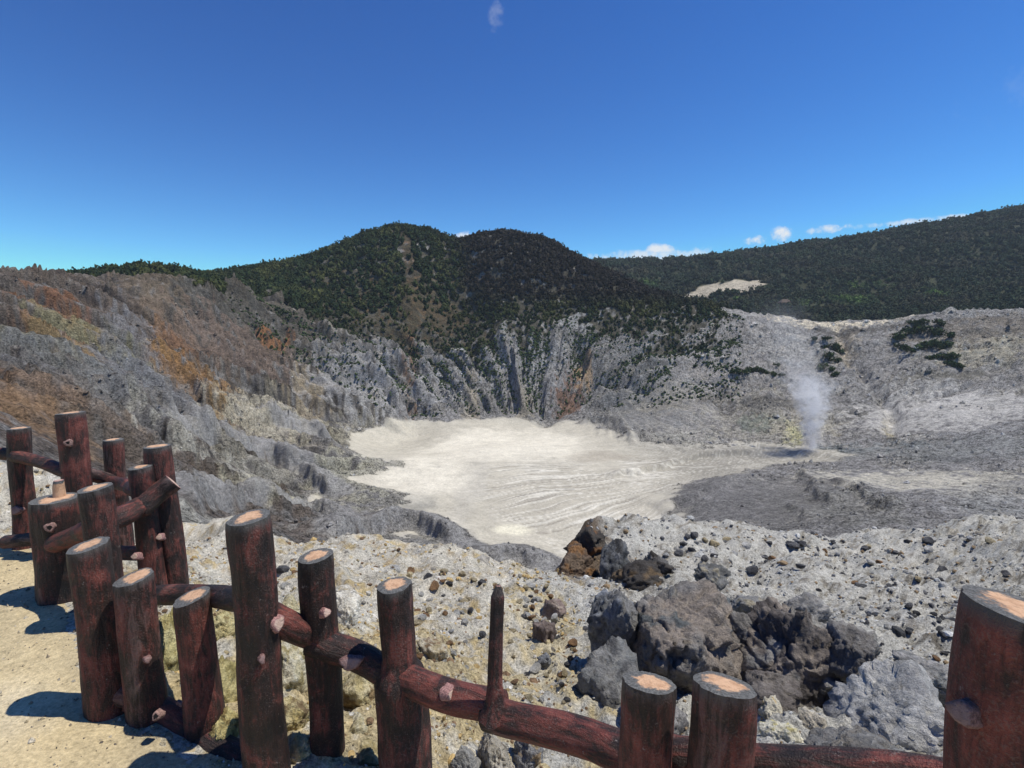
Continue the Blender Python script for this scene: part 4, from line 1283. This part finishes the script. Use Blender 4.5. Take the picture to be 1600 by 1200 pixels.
PT = [pebble_template(70 + k) for k in range(6)]
npb = 60000
pu = rng.uniform(-1.25, 1.25, npb); pY = np.exp(rng.uniform(math.log(1.6), math.log(13.5), npb))
pX = pu * pY
side = path_side(pX, pY)
keep = (side < -0.03) & (fbm(pX / 0.8, pY / 0.8, 2, 630) + rng.uniform(-.6, .8, npb) > 0)
pX, pY = pX[keep][:18500], pY[keep][:18500]
npb = len(pX)
sz = np.exp(rng.normal(math.log(3.6), .45, npb)) * pY / F * np.clip(1.15 - .03 * pY, .7, 1.2)
right = pX - .05 * pY > .45
roll = rng.random(npb)
pal_r = np.array([(.09, .09, .095), (.16, .16, .165), (.30, .30, .29), (.52, .52, .49), (.30, .22, .13)])
pal_l = np.array([(.20, .13, .075), (.42, .35, .21), (.62, .59, .52), (.30, .28, .24), (.50, .36, .16)])
ii = np.minimum((roll * 5).astype(int), 4)
pcq = np.where(right[:, None], pal_r[ii], pal_l[ii]) * rng.uniform(.75, 1.25, (npb, 1))
o = scatter_mesh('pebbles', np.stack([pX, pY, fg_z(pX, pY) - .1 * sz], 1), sz * rng.uniform(.8, 1.4, npb), sz * rng.uniform(.7, 1.1, npb), pcq, M_rock, templ=PT)
tag(o, 'mixed gravel and pebbles strewn over the ash slopes behind the fence', 'gravel')

npb = 9000
gX = rng.uniform(-4.6, .6, npb); gY = rng.uniform(.8, 4.2, npb)
sd = path_side(gX, gY)
keep = (sd > -.1) & (rng.random(npb) < np.where(sd < .35, .75, .22))
gX, gY = gX[keep][:3200], gY[keep][:3200]
npb = len(gX)
sz = np.exp(rng.normal(math.log(.009), .5, npb))
gcol = np.array([(.42, .35, .23), (.30, .25, .18), (.55, .49, .38), (.16, .14, .12)])[rng.integers(0, 4, npb)]
o = scatter_mesh('grit', np.stack([gX, gY, fg_z(gX, gY) - .1 * sz], 1), sz * rng.uniform(.8, 1.5, npb), sz, gcol, M_rock, templ=OCT)
tag(o, 'loose sandy grit scattered over the path', 'grit')

# ------------------------------------------------------------------ the log-look fence
def log_material():
    m, t, bs = new_mat('painted_log')
    rnd = t.n('ShaderNodeObjectInfo').outputs['Random']
    off = t.n('ShaderNodeCombineXYZ')
    t.put(off.inputs[0], t.math('MULTIPLY', rnd, 17.0)); t.put(off.inputs[1], t.math('MULTIPLY', rnd, 31.0)); t.put(off.inputs[2], t.math('MULTIPLY', rnd, 9.0))
    co = t.vmath('ADD', coords(t), off.outputs[0])
    mp = t.n('ShaderNodeMapping'); t.put(mp.inputs['Vector'], co); mp.inputs['Scale'].default_value = (1, 1, 0.2)
    gr = t.noise(mp.outputs[0], 42.0, 6, 0.7, 0.5)
    pa = t.noise(co, 6.0, 6, 0.65, 0.6)
    big = t.noise(mp.outputs[0], 5.5, 4, 0.55, 0.3)
    fine = t.noise(co, 170.0, 3, 0.65)
    mixv = t.math('ADD', t.math('ADD', t.math('MULTIPLY', gr, .50), t.math('MULTIPLY', pa, .6)), t.math('MULTIPLY', t.math('SUBTRACT', rnd, .5), .07))
    c = t.ramp(mixv, [(0.42, (0.011, 0.009, 0.009)), (0.53, (0.036, 0.018, 0.015)), (0.605, (0.13, 0.036, 0.028)), (0.73, (0.28, 0.076, 0.055))])
    # paint rubbed down to a dusty mauve grey in long patches
    worn = t.maprange(t.math('ADD', big, t.math('MULTIPLY', t.math('SUBTRACT', gr, .5), .45)), .60, .70)
    c = t.mix(t.math('MULTIPLY', worn, .6), c, (0.16, 0.112, 0.102))
    chip = t.maprange(t.math('ADD', t.noise(co, 26.0, 5, .75), t.math('MULTIPLY', fine, .3)), .80, .88)
    c = t.mix(t.math('MULTIPLY', chip, .7), c, (0.33, 0.28, 0.25))
    dust = t.maprange(t.math('ADD', fine, t.math('MULTIPLY', pa, .5)), .78, .95)
    c = t.mix(t.math('MULTIPLY', dust, .35), c, (0.22, 0.17, 0.14))
    grey = t.maprange(attr(t, 'edge', 'Fac'), .15, 1.0)
    c = t.mix(t.math('MULTIPLY', grey, t.maprange(t.math('ADD', pa, t.math('MULTIPLY', t.math('SUBTRACT', gr, .5), .6)), .38, .56, .1, .9)), c, (0.10, 0.10, 0.093))
    t.put(bs.inputs['Base Color'], c)
    t.put(bs.inputs['Roughness'], t.maprange(pa, .3, .7, .48, .8))
    bs.inputs['Specular IOR Level'].default_value = .4
    bump(t, bs, t.math('ADD', t.math('ADD', gr, t.math('MULTIPLY', fine, .4)), t.math('MULTIPLY', pa, .8)), 1.0, .014)
    return m


def cut_material(name, inner, ring, lim=.62):
    m, t, bs = new_mat(name)
    rnd = t.n('ShaderNodeObjectInfo').outputs['Random']
    off = t.n('ShaderNodeCombineXYZ'); t.put(off.inputs[0], t.math('MULTIPLY', rnd, 23.0)); t.put(off.inputs[1], t.math('MULTIPLY', rnd, 11.0))
    co = t.vmath('ADD', coords(t), off.outputs[0])
    r = attr(t, 'edge', 'Fac')
    n = t.noise(co, 13.0, 6, .72); f = t.noise(co, 150.0, 4, .7); st = t.noise(co, 34.0, 5, .7)
    e = t.math('ADD', r, t.math('ADD', t.math('MULTIPLY', t.math('SUBTRACT', n, .5), 1.5), t.math('MULTIPLY', t.math('SUBTRACT', f, .5), .35)))
    k = t.maprange(e, lim - .10, lim + .10)
    ci = t.mix(t.maprange(st, .42, .68), inner, tuple(q * w for q, w in zip(inner, (.72, .66, .62))))
    ci = t.mix(t.math('MULTIPLY', t.maprange(f, .56, .72), .75), ci, tuple(q * .35 for q in inner))
    cr = t.mix(t.maprange(f, .35, .7), ring, tuple(min(1, q * 2.6) for q in ring))
    t.put(bs.inputs['Base Color'], t.mix(k, ci, cr))
    bs.inputs['Roughness'].default_value = .9
    bump(t, bs, t.math('ADD', f, st), .9, .006)
    return m


M_log = log_material()
M_cut = cut_material('cut_wood_paint', (0.66, 0.42, 0.26), (0.075, 0.075, 0.072))
M_knot = cut_material('knot_paint', (0.62, 0.45, 0.36), (0.20, 0.11, 0.10), .8)
M_knotp = cut_material('knot_paint_mauve', (0.30, 0.20, 0.185), (0.13, 0.075, 0.068), .85)
M_hole = cut_material('knot_hollow', (0.012, 0.010, 0.010), (0.16, 0.10, 0.085), .55)  # near-black centre paints the shade of a hole onto a closed face


def tube_mesh(name, axis, radii, seed, seg=36, capped=False, tilt=(0, 0), ridge=1.0):
    """a log along local +Z: axis = [(x, y, z)], radii per ring; the last ring is sheared by tilt"""
    r = np.random.default_rng(seed)
    axis = np.array(axis, float); radii = np.array(radii, float)
    # refine
    n = max(26, int((axis[-1, 2] - axis[0, 2]) / .028))
    tt = np.linspace(0, 1, n); s = np.linspace(0, 1, len(axis))
    ax = np.stack([np.interp(tt, s, axis[:, k]) for k in range(3)], 1); ra = np.interp(tt, s, radii)
    if ridge > 0 and n > 30:
        cr = .09 * radii.mean() * ridge
        ax[:, 0] += cr * np.sin(tt * 5.3 + seed) * np.sin(math.pi * tt); ax[:, 1] += cr * np.sin(tt * 4.1 + 2 * seed) * np.sin(math.pi * tt)
    a = np.linspace(0, 2 * math.pi, seg, endpoint=False)
    A, Z = np.meshgrid(a, ax[:, 2])
    p3 = np.stack([np.cos(A) * 1.6, np.sin(A) * 1.6, Z * 3.2], -1) + seed * 5.3
    rel = 1 + ridge * (.075 * fbm3(p3, 3, seed) + .03 * fbm3(p3 * np.array([6, 6, 1.2]), 2, seed + 3))
    R = ra[:, None] * rel
    R[-1] *= .965 + .03 * noise3(np.stack([np.cos(a) * 4, np.sin(a) * 4, a * 0 + seed], -1), seed + 8); R[-2] *= .99
    X = ax[:, 0][:, None] + np.cos(A) * R; Y = ax[:, 1][:, None] + np.sin(A) * R
    f_end = np.clip((tt - .8) / .2, 0, 1)[:, None]
    Zc = Z + f_end * (tilt[0] * np.cos(A) * R + tilt[1] * np.sin(A) * R)
    v = np.stack([X, Y, Zc], -1).reshape(-1, 3)
    idx = np.arange(n * seg).reshape(n, seg)
    q = np.stack([idx[:-1], np.roll(idx, -1, 1)[:-1], np.roll(idx, -1, 1)[1:], idx[1:]], -1).reshape(-1, 4)
    if capped:
        v = np.vstack([v, np.tile(v[:seg].mean(0), (seg, 1)), np.tile(v[-seg:].mean(0), (seg, 1))])
        i0 = np.arange(seg) + n * seg; i1 = i0 + seg; b0 = idx[0]; b1 = idx[-1]
        q = np.vstack([q, np.stack([i0, np.roll(i0, -1), np.roll(b0, -1), b0], -1), np.stack([b1, np.roll(b1, -1), np.roll(i1, -1), i1], -1)])
    edge = np.clip(1 - (ax[-1, 2] - Z) / .05, 0, 1).ravel() * (0 if capped else 1)
    edge = np.r_[edge, np.zeros(len(v) - len(edge))]
    me = mesh_np(name, v, q, True, None, {'edge': edge})
    vb = v[:n * seg].reshape(n, seg, 3)
    return me, vb[-1], vb[0]


def cap_mesh(name, ring, dome=.004, up=1.0):
    """the cut face that closes a log: rings shrinking to the middle, edge = 0 centre .. 1 rim"""
    c = ring.mean(0); seg = len(ring)
    V, E = [], []
    steps = [1.0, .86, .7, .52, .34, .16]
    for k in steps:
        for p in ring:
            q = c + (p - c) * k
            q = q + np.array([0, 0, dome * up * (1 - k * k)])
            V.append(q); E.append(k)
    V.append(c + np.array([0, 0, dome * up])); E.append(0)
    Fc = []
    for j in range(len(steps) - 1):
        for i in range(seg):
            a = [j * seg + i, j * seg + (i + 1) % seg, (j + 1) * seg + (i + 1) % seg, (j + 1) * seg + i]
            Fc.append(a if up > 0 else a[::-1])
    last = (len(steps) - 1) * seg
    me = bpy.data.meshes.new(name)
    tri_ = [[last + i, last + (i + 1) % seg, len(V) - 1] for i in range(seg)]
    if up < 0: tri_ = [t[::-1] for t in tri_]
    me.from_pydata([tuple(map(float, v)) for v in V], [], Fc + tri_)
    me.polygons.foreach_set('use_smooth', np.full(len(me.polygons), True))
    a = me.attributes.new('edge', 'FLOAT', 'POINT'); a.data.foreach_set('value', np.array(E, np.float32))
    return me


def knot(parent, inv_loc, world_p, direction, r, length, mat, name='knot', squash=1.0):
    """a sawn branch stub: a short cone with a cut face, pointing along direction"""
    seg = 14
    V, E = [], []
    for (z, k, e) in [(-.02, 1.25, 1.3), (length * .6, 1.08, 1.2), (length, 1.0, 1.0), (length + .002, .8, .8), (length + .003, .5, .5), (length + .003, .2, .2)]:
        for i in range(seg):
            a = 2 * math.pi * i / seg
            w = .78 * (1 + .14 * math.sin(3 * a + r * 400) + .08 * math.sin(5 * a + r * 900))
            V.append((math.cos(a) * r * k * w, math.sin(a) * r * k * squash * w, z)); E.append(e)
    Fc = [(j * seg + i, j * seg + (i + 1) % seg, (j + 1) * seg + (i + 1) % seg, (j + 1) * seg + i) for j in range(5) for i in range(seg)]
    Fc.append(tuple(5 * seg + i for i in range(seg)))
    me = bpy.data.meshes.new(name); me.from_pydata(V, [], Fc)
    a = me.attributes.new('edge', 'FLOAT', 'POINT'); a.data.foreach_set('value', np.array(E, np.float32))
    me.polygons.foreach_set('use_smooth', np.full(len(me.polygons), True))
    o = obj(name, me, mat, parent)
    o.location = Vector(world_p) - Vector(inv_loc)
    o.rotation_euler = Vector(direction).to_track_quat('Z', 'Y').to_euler()
    return o


class Fence:
    def __init__(self, name, loc, label):
        self.loc = np.array(loc, float)
        self.root = empty(name, loc)
        tag(self.root, label, 'fence')
        self.seed = 10
        self.posts = {}

    def post(self, key, px, py, w, d, tilt=(0, 0), lean=(0, 0), flare=None, bottom=None, taper=1.08, label=None, cut=True):
        self.seed += 3
        depth = F * d / w
        top = Pd(px, py, depth)
        zb = (float(fg_z(top[0], top[1])) if bottom is None else bottom) - .12
        Lh = top[2] - zb
        base_ = np.array([top[0] + lean[0], top[1] + lean[1], zb])
        dv = top - base_
        if flare is None:
            ts = [0, .3, .7, 1]; ra = [d / 2 * taper, d / 2 * (1 + .5 * (taper - 1)), d / 2, d / 2]
        else:
            f_, k_ = flare
            ts = list(np.linspace(0, 1, 41)); ra = [d / 2 * (k_ if q < f_ - .03 else (1.0 if q > f_ + .03 else 1 + (k_ - 1) * (f_ + .03 - q) / .06)) for q in ts]
        axis = [(dv[0] * q, dv[1] * q, dv[2] * q) for q in ts]
        me, ring, _ = tube_mesh('post', axis, [q * .885 for q in ra], self.seed, tilt=tilt)
        o = obj('post', me, M_log, self.root)
        o.location = Vector(base_ - self.loc)
        if label: o['label'] = label
        if cut:
            cp = obj('cut_top', cap_mesh('cut_top', ring), M_cut, o)
        self.posts[key] = (o, base_, top, d / 2)
        return o

    def rail(self, A, B, ra, rb=None, ends=(False, False), sag=0.0, label=None, mat=None):
        """A, B = (px, py, depth) of the rail's axis"""
        self.seed += 3
        a, b = Pd(*A), Pd(*B)
        v = b - a; L = np.linalg.norm(v); rb = rb or ra
        n = 7
        axis = [(.012 * math.sin(self.seed + k), -sag * math.sin(math.pi * k / (n - 1)), L * k / (n - 1)) for k in range(n)]
        me, ring1, ring0 = tube_mesh('rail', axis, np.linspace(ra, rb, n) * .80, self.seed, seg=28, capped=True)
        o = obj('rail', me, M_log, self.root)
        o.location = Vector(a - self.loc)
        o.rotation_euler = Vector(v).to_track_quat('Z', 'Y').to_euler()
        if label: o['label'] = label
        if ends[1]: obj('cut_end', cap_mesh('cut_end', ring1), M_knot, o)
        if ends[0]: obj('cut_end', cap_mesh('cut_end', ring0, up=-1.0), M_knot, o)
        return o

    def knot(self, key, px, py, r, length=.02, mat=None, name='knot', aim=None, squash=1.0):
        """a knot on the face of a post that looks at the viewer, at that height"""
        o, base_, top, rad = self.posts[key]
        depth = (top[1] * CT - (top[2] - EYE) * ST)
        d = pix_dir(px, py)
        # where the sight line comes nearest the post's axis, pulled to the surface
        q = (top[1] - rad * .96) / d[1]
        for _ in range(30):
            p = np.array([0, 0, EYE]) + q * d
            tz_ = (p[2] - base_[2]) / (top[2] - base_[2])
            c = base_ + (top - base_) * tz_
            if math.hypot(p[0] - c[0], p[1] - c[1]) < rad * 1.0: break
            q += .004
        n_ = np.array([p[0] - c[0], p[1] - c[1], 0.0]); n_ = n_ / (np.linalg.norm(n_) + 1e-9)
        n_ = n_ + np.array(aim if aim is not None else (0, 0, .25))
        return knot(o, base_, p, n_, r, length, mat or M_knot, name, squash)


FA = Fence('log_fence', (-0.9, 1.95, 0.0), 'dark red-brown log fence along the crater edge across the foreground')
FA.post('a', 138, 852, 62, .165, tilt=(.12, .1), lean=(.02, 0), bottom=0.0, taper=1.12)
FA.post('b', 209, 902, 60, .160, tilt=(.15, .1), lean=(.01, .0), bottom=-0.02)
FA.post('c', 300, 932, 60, .158, tilt=(.22, .1), lean=(.02, 0), bottom=-0.05)
FA.post('d', 389, 808, 73, .170, tilt=(.10, .05), lean=(.015, 0), bottom=-0.1)
FA.post('e', 494, 868, 58, .150, tilt=(.10, .05), lean=(.01, 0), bottom=-0.12)
FA.post('f', 616, 914, 60, .150, tilt=(.08, .02), lean=(.03, 0), flare=(.60, 1.55), bottom=-0.15)
FA.post('g', 1014, 1066, 93, .160, tilt=(-.10, -.25), bottom=-0.2)
FA.post('h', 1132, 1070, 104, .165, tilt=(-.10, -.25), bottom=-0.2)
FA.post('i', 1598, 952, 172, .200, tilt=(-.16, -.02), lean=(.045, 0), bottom=-0.2)
# rails: the low one at the left, then the middle one stepping down to the right
FA.rail((150, 1066, 2.22), (225, 1098, 2.20), .060)
FA.rail((212, 1090, 2.22), (312, 1146, 2.17), .062)
FA.rail((300, 1140, 2.17), (420, 1206, 2.03), .064)
FA.rail((252, 928, 2.5), (392, 936, 2.02), .058, ends=(True, False))
FA.rail((392, 950, 1.90), (500, 1000, 2.12), .068)
FA.rail((490, 998, 2.11), (622, 1058, 2.04), .070)
FA.rail((612, 1056, 2.03), (782, 1108, 1.82), .072)
FA.rail((768, 1112, 1.84), (1012, 1186, 1.48), .074, .068, label='worn grey rail with crumbling concrete at its left end')
FA.rail((1000, 1176, 1.50), (1140, 1186, 1.38), .068)
FA.rail((1125, 1178, 1.38), (1590, 1232, 1.05), .048)
# the thin broken stake that stands up from the rail
FA.seed += 3
tb, tt_ = Pd(772, 1120, 1.77), Pd(779, 915, 1.78)
dv = tt_ - tb
me, ring, _ = tube_mesh('stake', [(dv[0] * q, dv[1] * q, dv[2] * q) for q in (0, .12, .25, .8, .92, 1)], [.052, .032, .026, .024, .023, .009], 91, seg=16, ridge=2.0)
o = obj('stake', me, M_log, FA.root); o.location = Vector(tb - FA.loc); o['label'] = 'thin broken stake standing up from the rail'
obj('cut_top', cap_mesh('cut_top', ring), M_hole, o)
# sawn branch stubs
FA.knot('d', 409, 1030, .013, .012, M_knotp, squash=1.5)
FA.knot('e', 507, 957, .021, .022, M_knot, aim=(.5, -.2, .5))
FA.knot('e', 480, 1188, .03, .03, M_knotp)
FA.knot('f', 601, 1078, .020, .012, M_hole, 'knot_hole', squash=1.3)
FA.knot('b', 230, 1030, .017, .012, M_knotp)
FA.knot('c', 281, 1098, .012, .012, M_knotp)
FA.knot('i', 1510, 1112, .026, .02, M_knotp, aim=(-.2, -.3, .25))


def rail_knot(fence, px, py, depth, r, length, mat, direction, squash=1.0, name='knot'):
    p = Pd(px, py, depth)
    near = min((c for c in fence.root.children if c.name.startswith('rail')), key=lambda c: (Vector(p) - (Vector(fence.loc) + c.location + (c.rotation_euler.to_matrix() @ Vector((0, 0, max(v.co.z for v in c.data.vertices) / 2))))).length)
    k = knot(fence.root, fence.loc, p, direction, r, length, mat, name, squash)
    mw = Matrix.LocRotScale(near.location, near.rotation_euler, None)
    ml = Matrix.LocRotScale(k.location, k.rotation_euler, None)
    k.parent = near
    loc, rot, sc_ = (mw.inverted() @ ml).decompose()
    k.location = loc; k.rotation_euler = rot.to_euler()


rail_knot(FA, 432, 974, 1.90, .033, .012, M_knot, (.85, -.45, .2))
rail_knot(FA, 548, 1036, 2.00, .048, .006, M_knotp, (.15, -.85, .3), .6)
rail_knot(FA, 702, 1084, 1.86, .032, .012, M_knot, (.85, -.45, .2))
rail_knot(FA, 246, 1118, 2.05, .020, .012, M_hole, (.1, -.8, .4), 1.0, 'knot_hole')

FB = Fence('log_fence', (-2.7, 3.1, 0.0), 'weathered red-brown log fence corner rising behind the sandy path at left')
FB.post('p', 30, 669, 33, .15, lean=(-.06, 0), bottom=0.0)
FB.post('q', 110, 645, 42, .18, lean=(.0, 0), bottom=0.0, tilt=(.05, 0))
FB.post('r', 177, 687, 30, .14, bottom=-.1)
FB.post('s', 220, 729, 39, .15, lean=(.03, 0), bottom=-.05, tilt=(.08, .05))
FB.post('t', 246, 697, 43, .17, lean=(.04, 0), bottom=-.1, tilt=(.05, .0))
FB.post('u', 148, 762, 51, .17, lean=(.02, 0), bottom=0.0, tilt=(.1, .08))
FB.post('v', 86, 779, 72, .27, lean=(-.0, 0), bottom=0.0, taper=1.15, label='fat short post with a thin peg on its cut top')
FB.rail((-30, 704, 3.7), (34, 713, 3.62), .055)
FB.rail((26, 712, 3.62), (112, 738, 3.45), .052)
FB.rail((104, 732, 3.45), (180, 752, 3.72), .055)
FB.rail((172, 752, 3.72), (222, 768, 3.1), .056)
FB.rail((270, 752, 3.12), (218, 795, 3.02), .072, ends=(True, False))
FB.rail((224, 790, 3.04), (146, 826, 2.68), .070)
FB.rail((152, 822, 2.7), (90, 848, 2.95), .066)
FB.rail((12, 846, 3.55), (110, 838, 3.45), .055, ends=(True, False))
FB.rail((150, 858, 3.5), (222, 866, 3.1), .055)
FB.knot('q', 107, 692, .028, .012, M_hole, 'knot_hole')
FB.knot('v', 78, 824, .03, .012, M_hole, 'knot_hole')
FB.knot('p', 27, 797, .035, .02, M_knotp)
FB.knot('s', 217, 869, .026, .04, M_knot, aim=(.3, -.2, .5))
FB.knot('t', 252, 839, .026, .04, M_knot, aim=(.3, -.2, .5))
o, base_, top, rad = FB.posts['v']
me, ring, _ = tube_mesh('peg', [(0, 0, -.02), (0, 0, .06), (.004, 0, .1)], [.032, .028, .024], 55, seg=14)
pg = obj('peg', me, M_cut, o); pg.location = Vector(top - base_) + Vector((.0, .03, 0))
obj('peg_top', cap_mesh('peg_top', ring), M_knot, pg)

# ------------------------------------------------------------------ hut on the wooded foot of the far hill
hp = far_hit(1226, 478)
ht_ = empty('hut', tuple(hp)); tag(ht_, 'tiny thatched hut among the trees above the steam', 'hut')
mh, th, bh = new_mat('hut_wall'); th.put(bh.inputs['Base Color'], th.mix(th.noise(coords(th), 2.0), (.26, .17, .10), (.40, .28, .17)))
mr, tr, br = new_mat('hut_thatch'); tr.put(br.inputs['Base Color'], tr.mix(tr.noise(coords(tr), 3.0), (.06, .045, .035), (.15, .11, .08)))
sc_ = hp[1] / F
w_, h_ = 13 * sc_, 6 * sc_


def boxm(name, x0, x1, y0, y1, z0, z1):
    v = [(x, y, z) for z in (z0, z1) for (x, y) in ((x0, y0), (x1, y0), (x1, y1), (x0, y1))]
    f = [(0, 3, 2, 1), (4, 5, 6, 7), (0, 1, 5, 4), (1, 2, 6, 5), (2, 3, 7, 6), (3, 0, 4, 7)]
    return mesh_np(name, v, f, False)


obj('wall', boxm('wall', -w_ / 2, w_ / 2, -w_ / 3, w_ / 3, -3, h_), mh, ht_)
obj('door', boxm('door', -w_ / 10, w_ / 10, -w_ / 3 - .3, -w_ / 3 - .02, -1, h_ * .7), mr, ht_)
rv = [(-w_ * .68, -w_ * .5, h_ * .85), (w_ * .68, -w_ * .5, h_ * .85), (w_ * .68, w_ * .5, h_ * .85), (-w_ * .68, w_ * .5, h_ * .85), (-w_ * .3, 0, h_ * 1.75), (w_ * .3, 0, h_ * 1.75)]
me = bpy.data.meshes.new('roof'); me.from_pydata(rv, [], [(0, 1, 5, 4), (1, 2, 5), (2, 3, 4, 5), (3, 0, 4), (3, 2, 1, 0)])
obj('roof', me, mr, ht_)

# ------------------------------------------------------------------ steam from the vent
vent = hit_full(1268, 704)
S0 = vent[1] / F                      # metres per photo pixel at the vent
pl = [(0, 0, 13), (14, 0, 15), (40, -2, 19), (65, -3, 23), (88, -5, 30), (105, -10, 38), (125, -22, 34), (150, -32, 34), (180, -46, 38), (205, -58, 44), (225, -62, 46), (245, -66, 46)]   # height, drift, radius in photo pixels
hz = np.array([q[0] for q in pl]) * S0; dx_ = np.array([q[1] for q in pl]) * S0; rr_ = np.array([q[2] for q in pl]) * S0 * 1.15
zz = np.linspace(0, hz[-1], 44); seg = 22
V = []
for z in zz:
    for i in range(seg):
        a = 2 * math.pi * i / seg
        R_ = float(np.interp(z, hz, rr_)) * (1 + .12 * math.sin(3 * a + z * .3) + .08 * math.sin(5 * a - z * .5))
        V.append((float(np.interp(z, hz, dx_)) + math.cos(a) * R_, math.sin(a) * R_, z - 1.0))
Fc = [(j * seg + i, j * seg + (i + 1) % seg, (j + 1) * seg + (i + 1) % seg, (j + 1) * seg + i) for j in range(43) for i in range(seg)]
Fc += [tuple(range(seg))[::-1], tuple(43 * seg + i for i in range(seg))]
me = bpy.data.meshes.new('steam_plume'); me.from_pydata(V, [], Fc)
ms = bpy.data.materials.new('steam'); ms.use_nodes = True; ms.node_tree.nodes.clear()
T = NT(ms.node_tree)
co = coords(T)
sp = T.n('ShaderNodeSeparateXYZ'); T.put(sp.inputs[0], co)
zt = T.math('DIVIDE', sp.outputs[2], float(hz[-1]), clamp=True)


def fcurve(xs, ys, scale):
    nd = T.n('ShaderNodeFloatCurve')
    cv = nd.mapping.curves[0]
    for k, (x, y) in enumerate(zip(xs, ys)):
        if k < 2: cv.points[k].location = (float(x), float(y))
        else: cv.points.new(float(x), float(y))
    nd.mapping.update()
    T.put(nd.inputs['Value'], zt)
    return T.math('MULTIPLY', nd.outputs[0], scale)


hn = hz / hz[-1]
order = [0, len(hn) - 1] + list(range(1, len(hn) - 1))
xs_c = [hn[k] for k in order]
mxd = float(np.abs(dx_).max()); mxr = float(rr_.max())
cxn = fcurve(xs_c, [-dx_[k] / mxd for k in order], -mxd)
crn = fcurve(xs_c, [rr_[k] / mxr for k in order], mxr)
den_pts = [1.0, .95, .85, .70, .52, .28, .10, .055, .04, .03, .012, .0]
cdn = fcurve(xs_c, [den_pts[k] for k in order], 1.0)
ddx = T.math('SUBTRACT', sp.outputs[0], cxn)
rad = T.math('DIVIDE', T.math('SQRT', T.math('ADD', T.math('MULTIPLY', ddx, ddx), T.math('MULTIPLY', sp.outputs[1], sp.outputs[1]))), crn)
nz = T.noise(co, .10, 6, .66, .9)
val = T.math('SUBTRACT', T.math('ADD', 1.0, T.math('MULTIPLY', T.math('SUBTRACT', nz, .5), 4.2)), T.math('MULTIPLY', rad, 1.05))
dens = T.math('MULTIPLY', T.math('MULTIPLY', T.maprange(val, 0.05, .9), cdn), .18)
pv_ = T.n('ShaderNodeVolumePrincipled')
pv_.inputs['Color'].default_value = (.995, .995, .995, 1)
pv_.inputs['Anisotropy'].default_value = .1
T.put(pv_.inputs['Density'], dens)
mo = T.n('ShaderNodeOutputMaterial'); ms.node_tree.links.new(pv_.outputs[0], mo.inputs['Volume'])
o = obj('steam_plume', me, ms, None, tuple(vent))
tag(o, 'white steam plume rising from the vent and drifting left', 'steam')
ms.cycles.volume_step_rate = 1.0 if hasattr(ms.cycles, 'volume_step_rate') else 1.0

# ------------------------------------------------------------------ air
me = boxm('haze', -3200, 3600, -60, 3600, -175, 420)
mz = bpy.data.materials.new('haze_air'); mz.use_nodes = True; mz.node_tree.nodes.clear()
T = NT(mz.node_tree)
pv_ = T.n('ShaderNodeVolumePrincipled')
pv_.inputs['Color'].default_value = (.80, .90, 1, 1)
pv_.inputs['Density'].default_value = 0.00005
mo = T.n('ShaderNodeOutputMaterial'); mz.node_tree.links.new(pv_.outputs[0], mo.inputs['Volume'])
o = obj('haze', me, mz); o['kind'] = 'stuff'
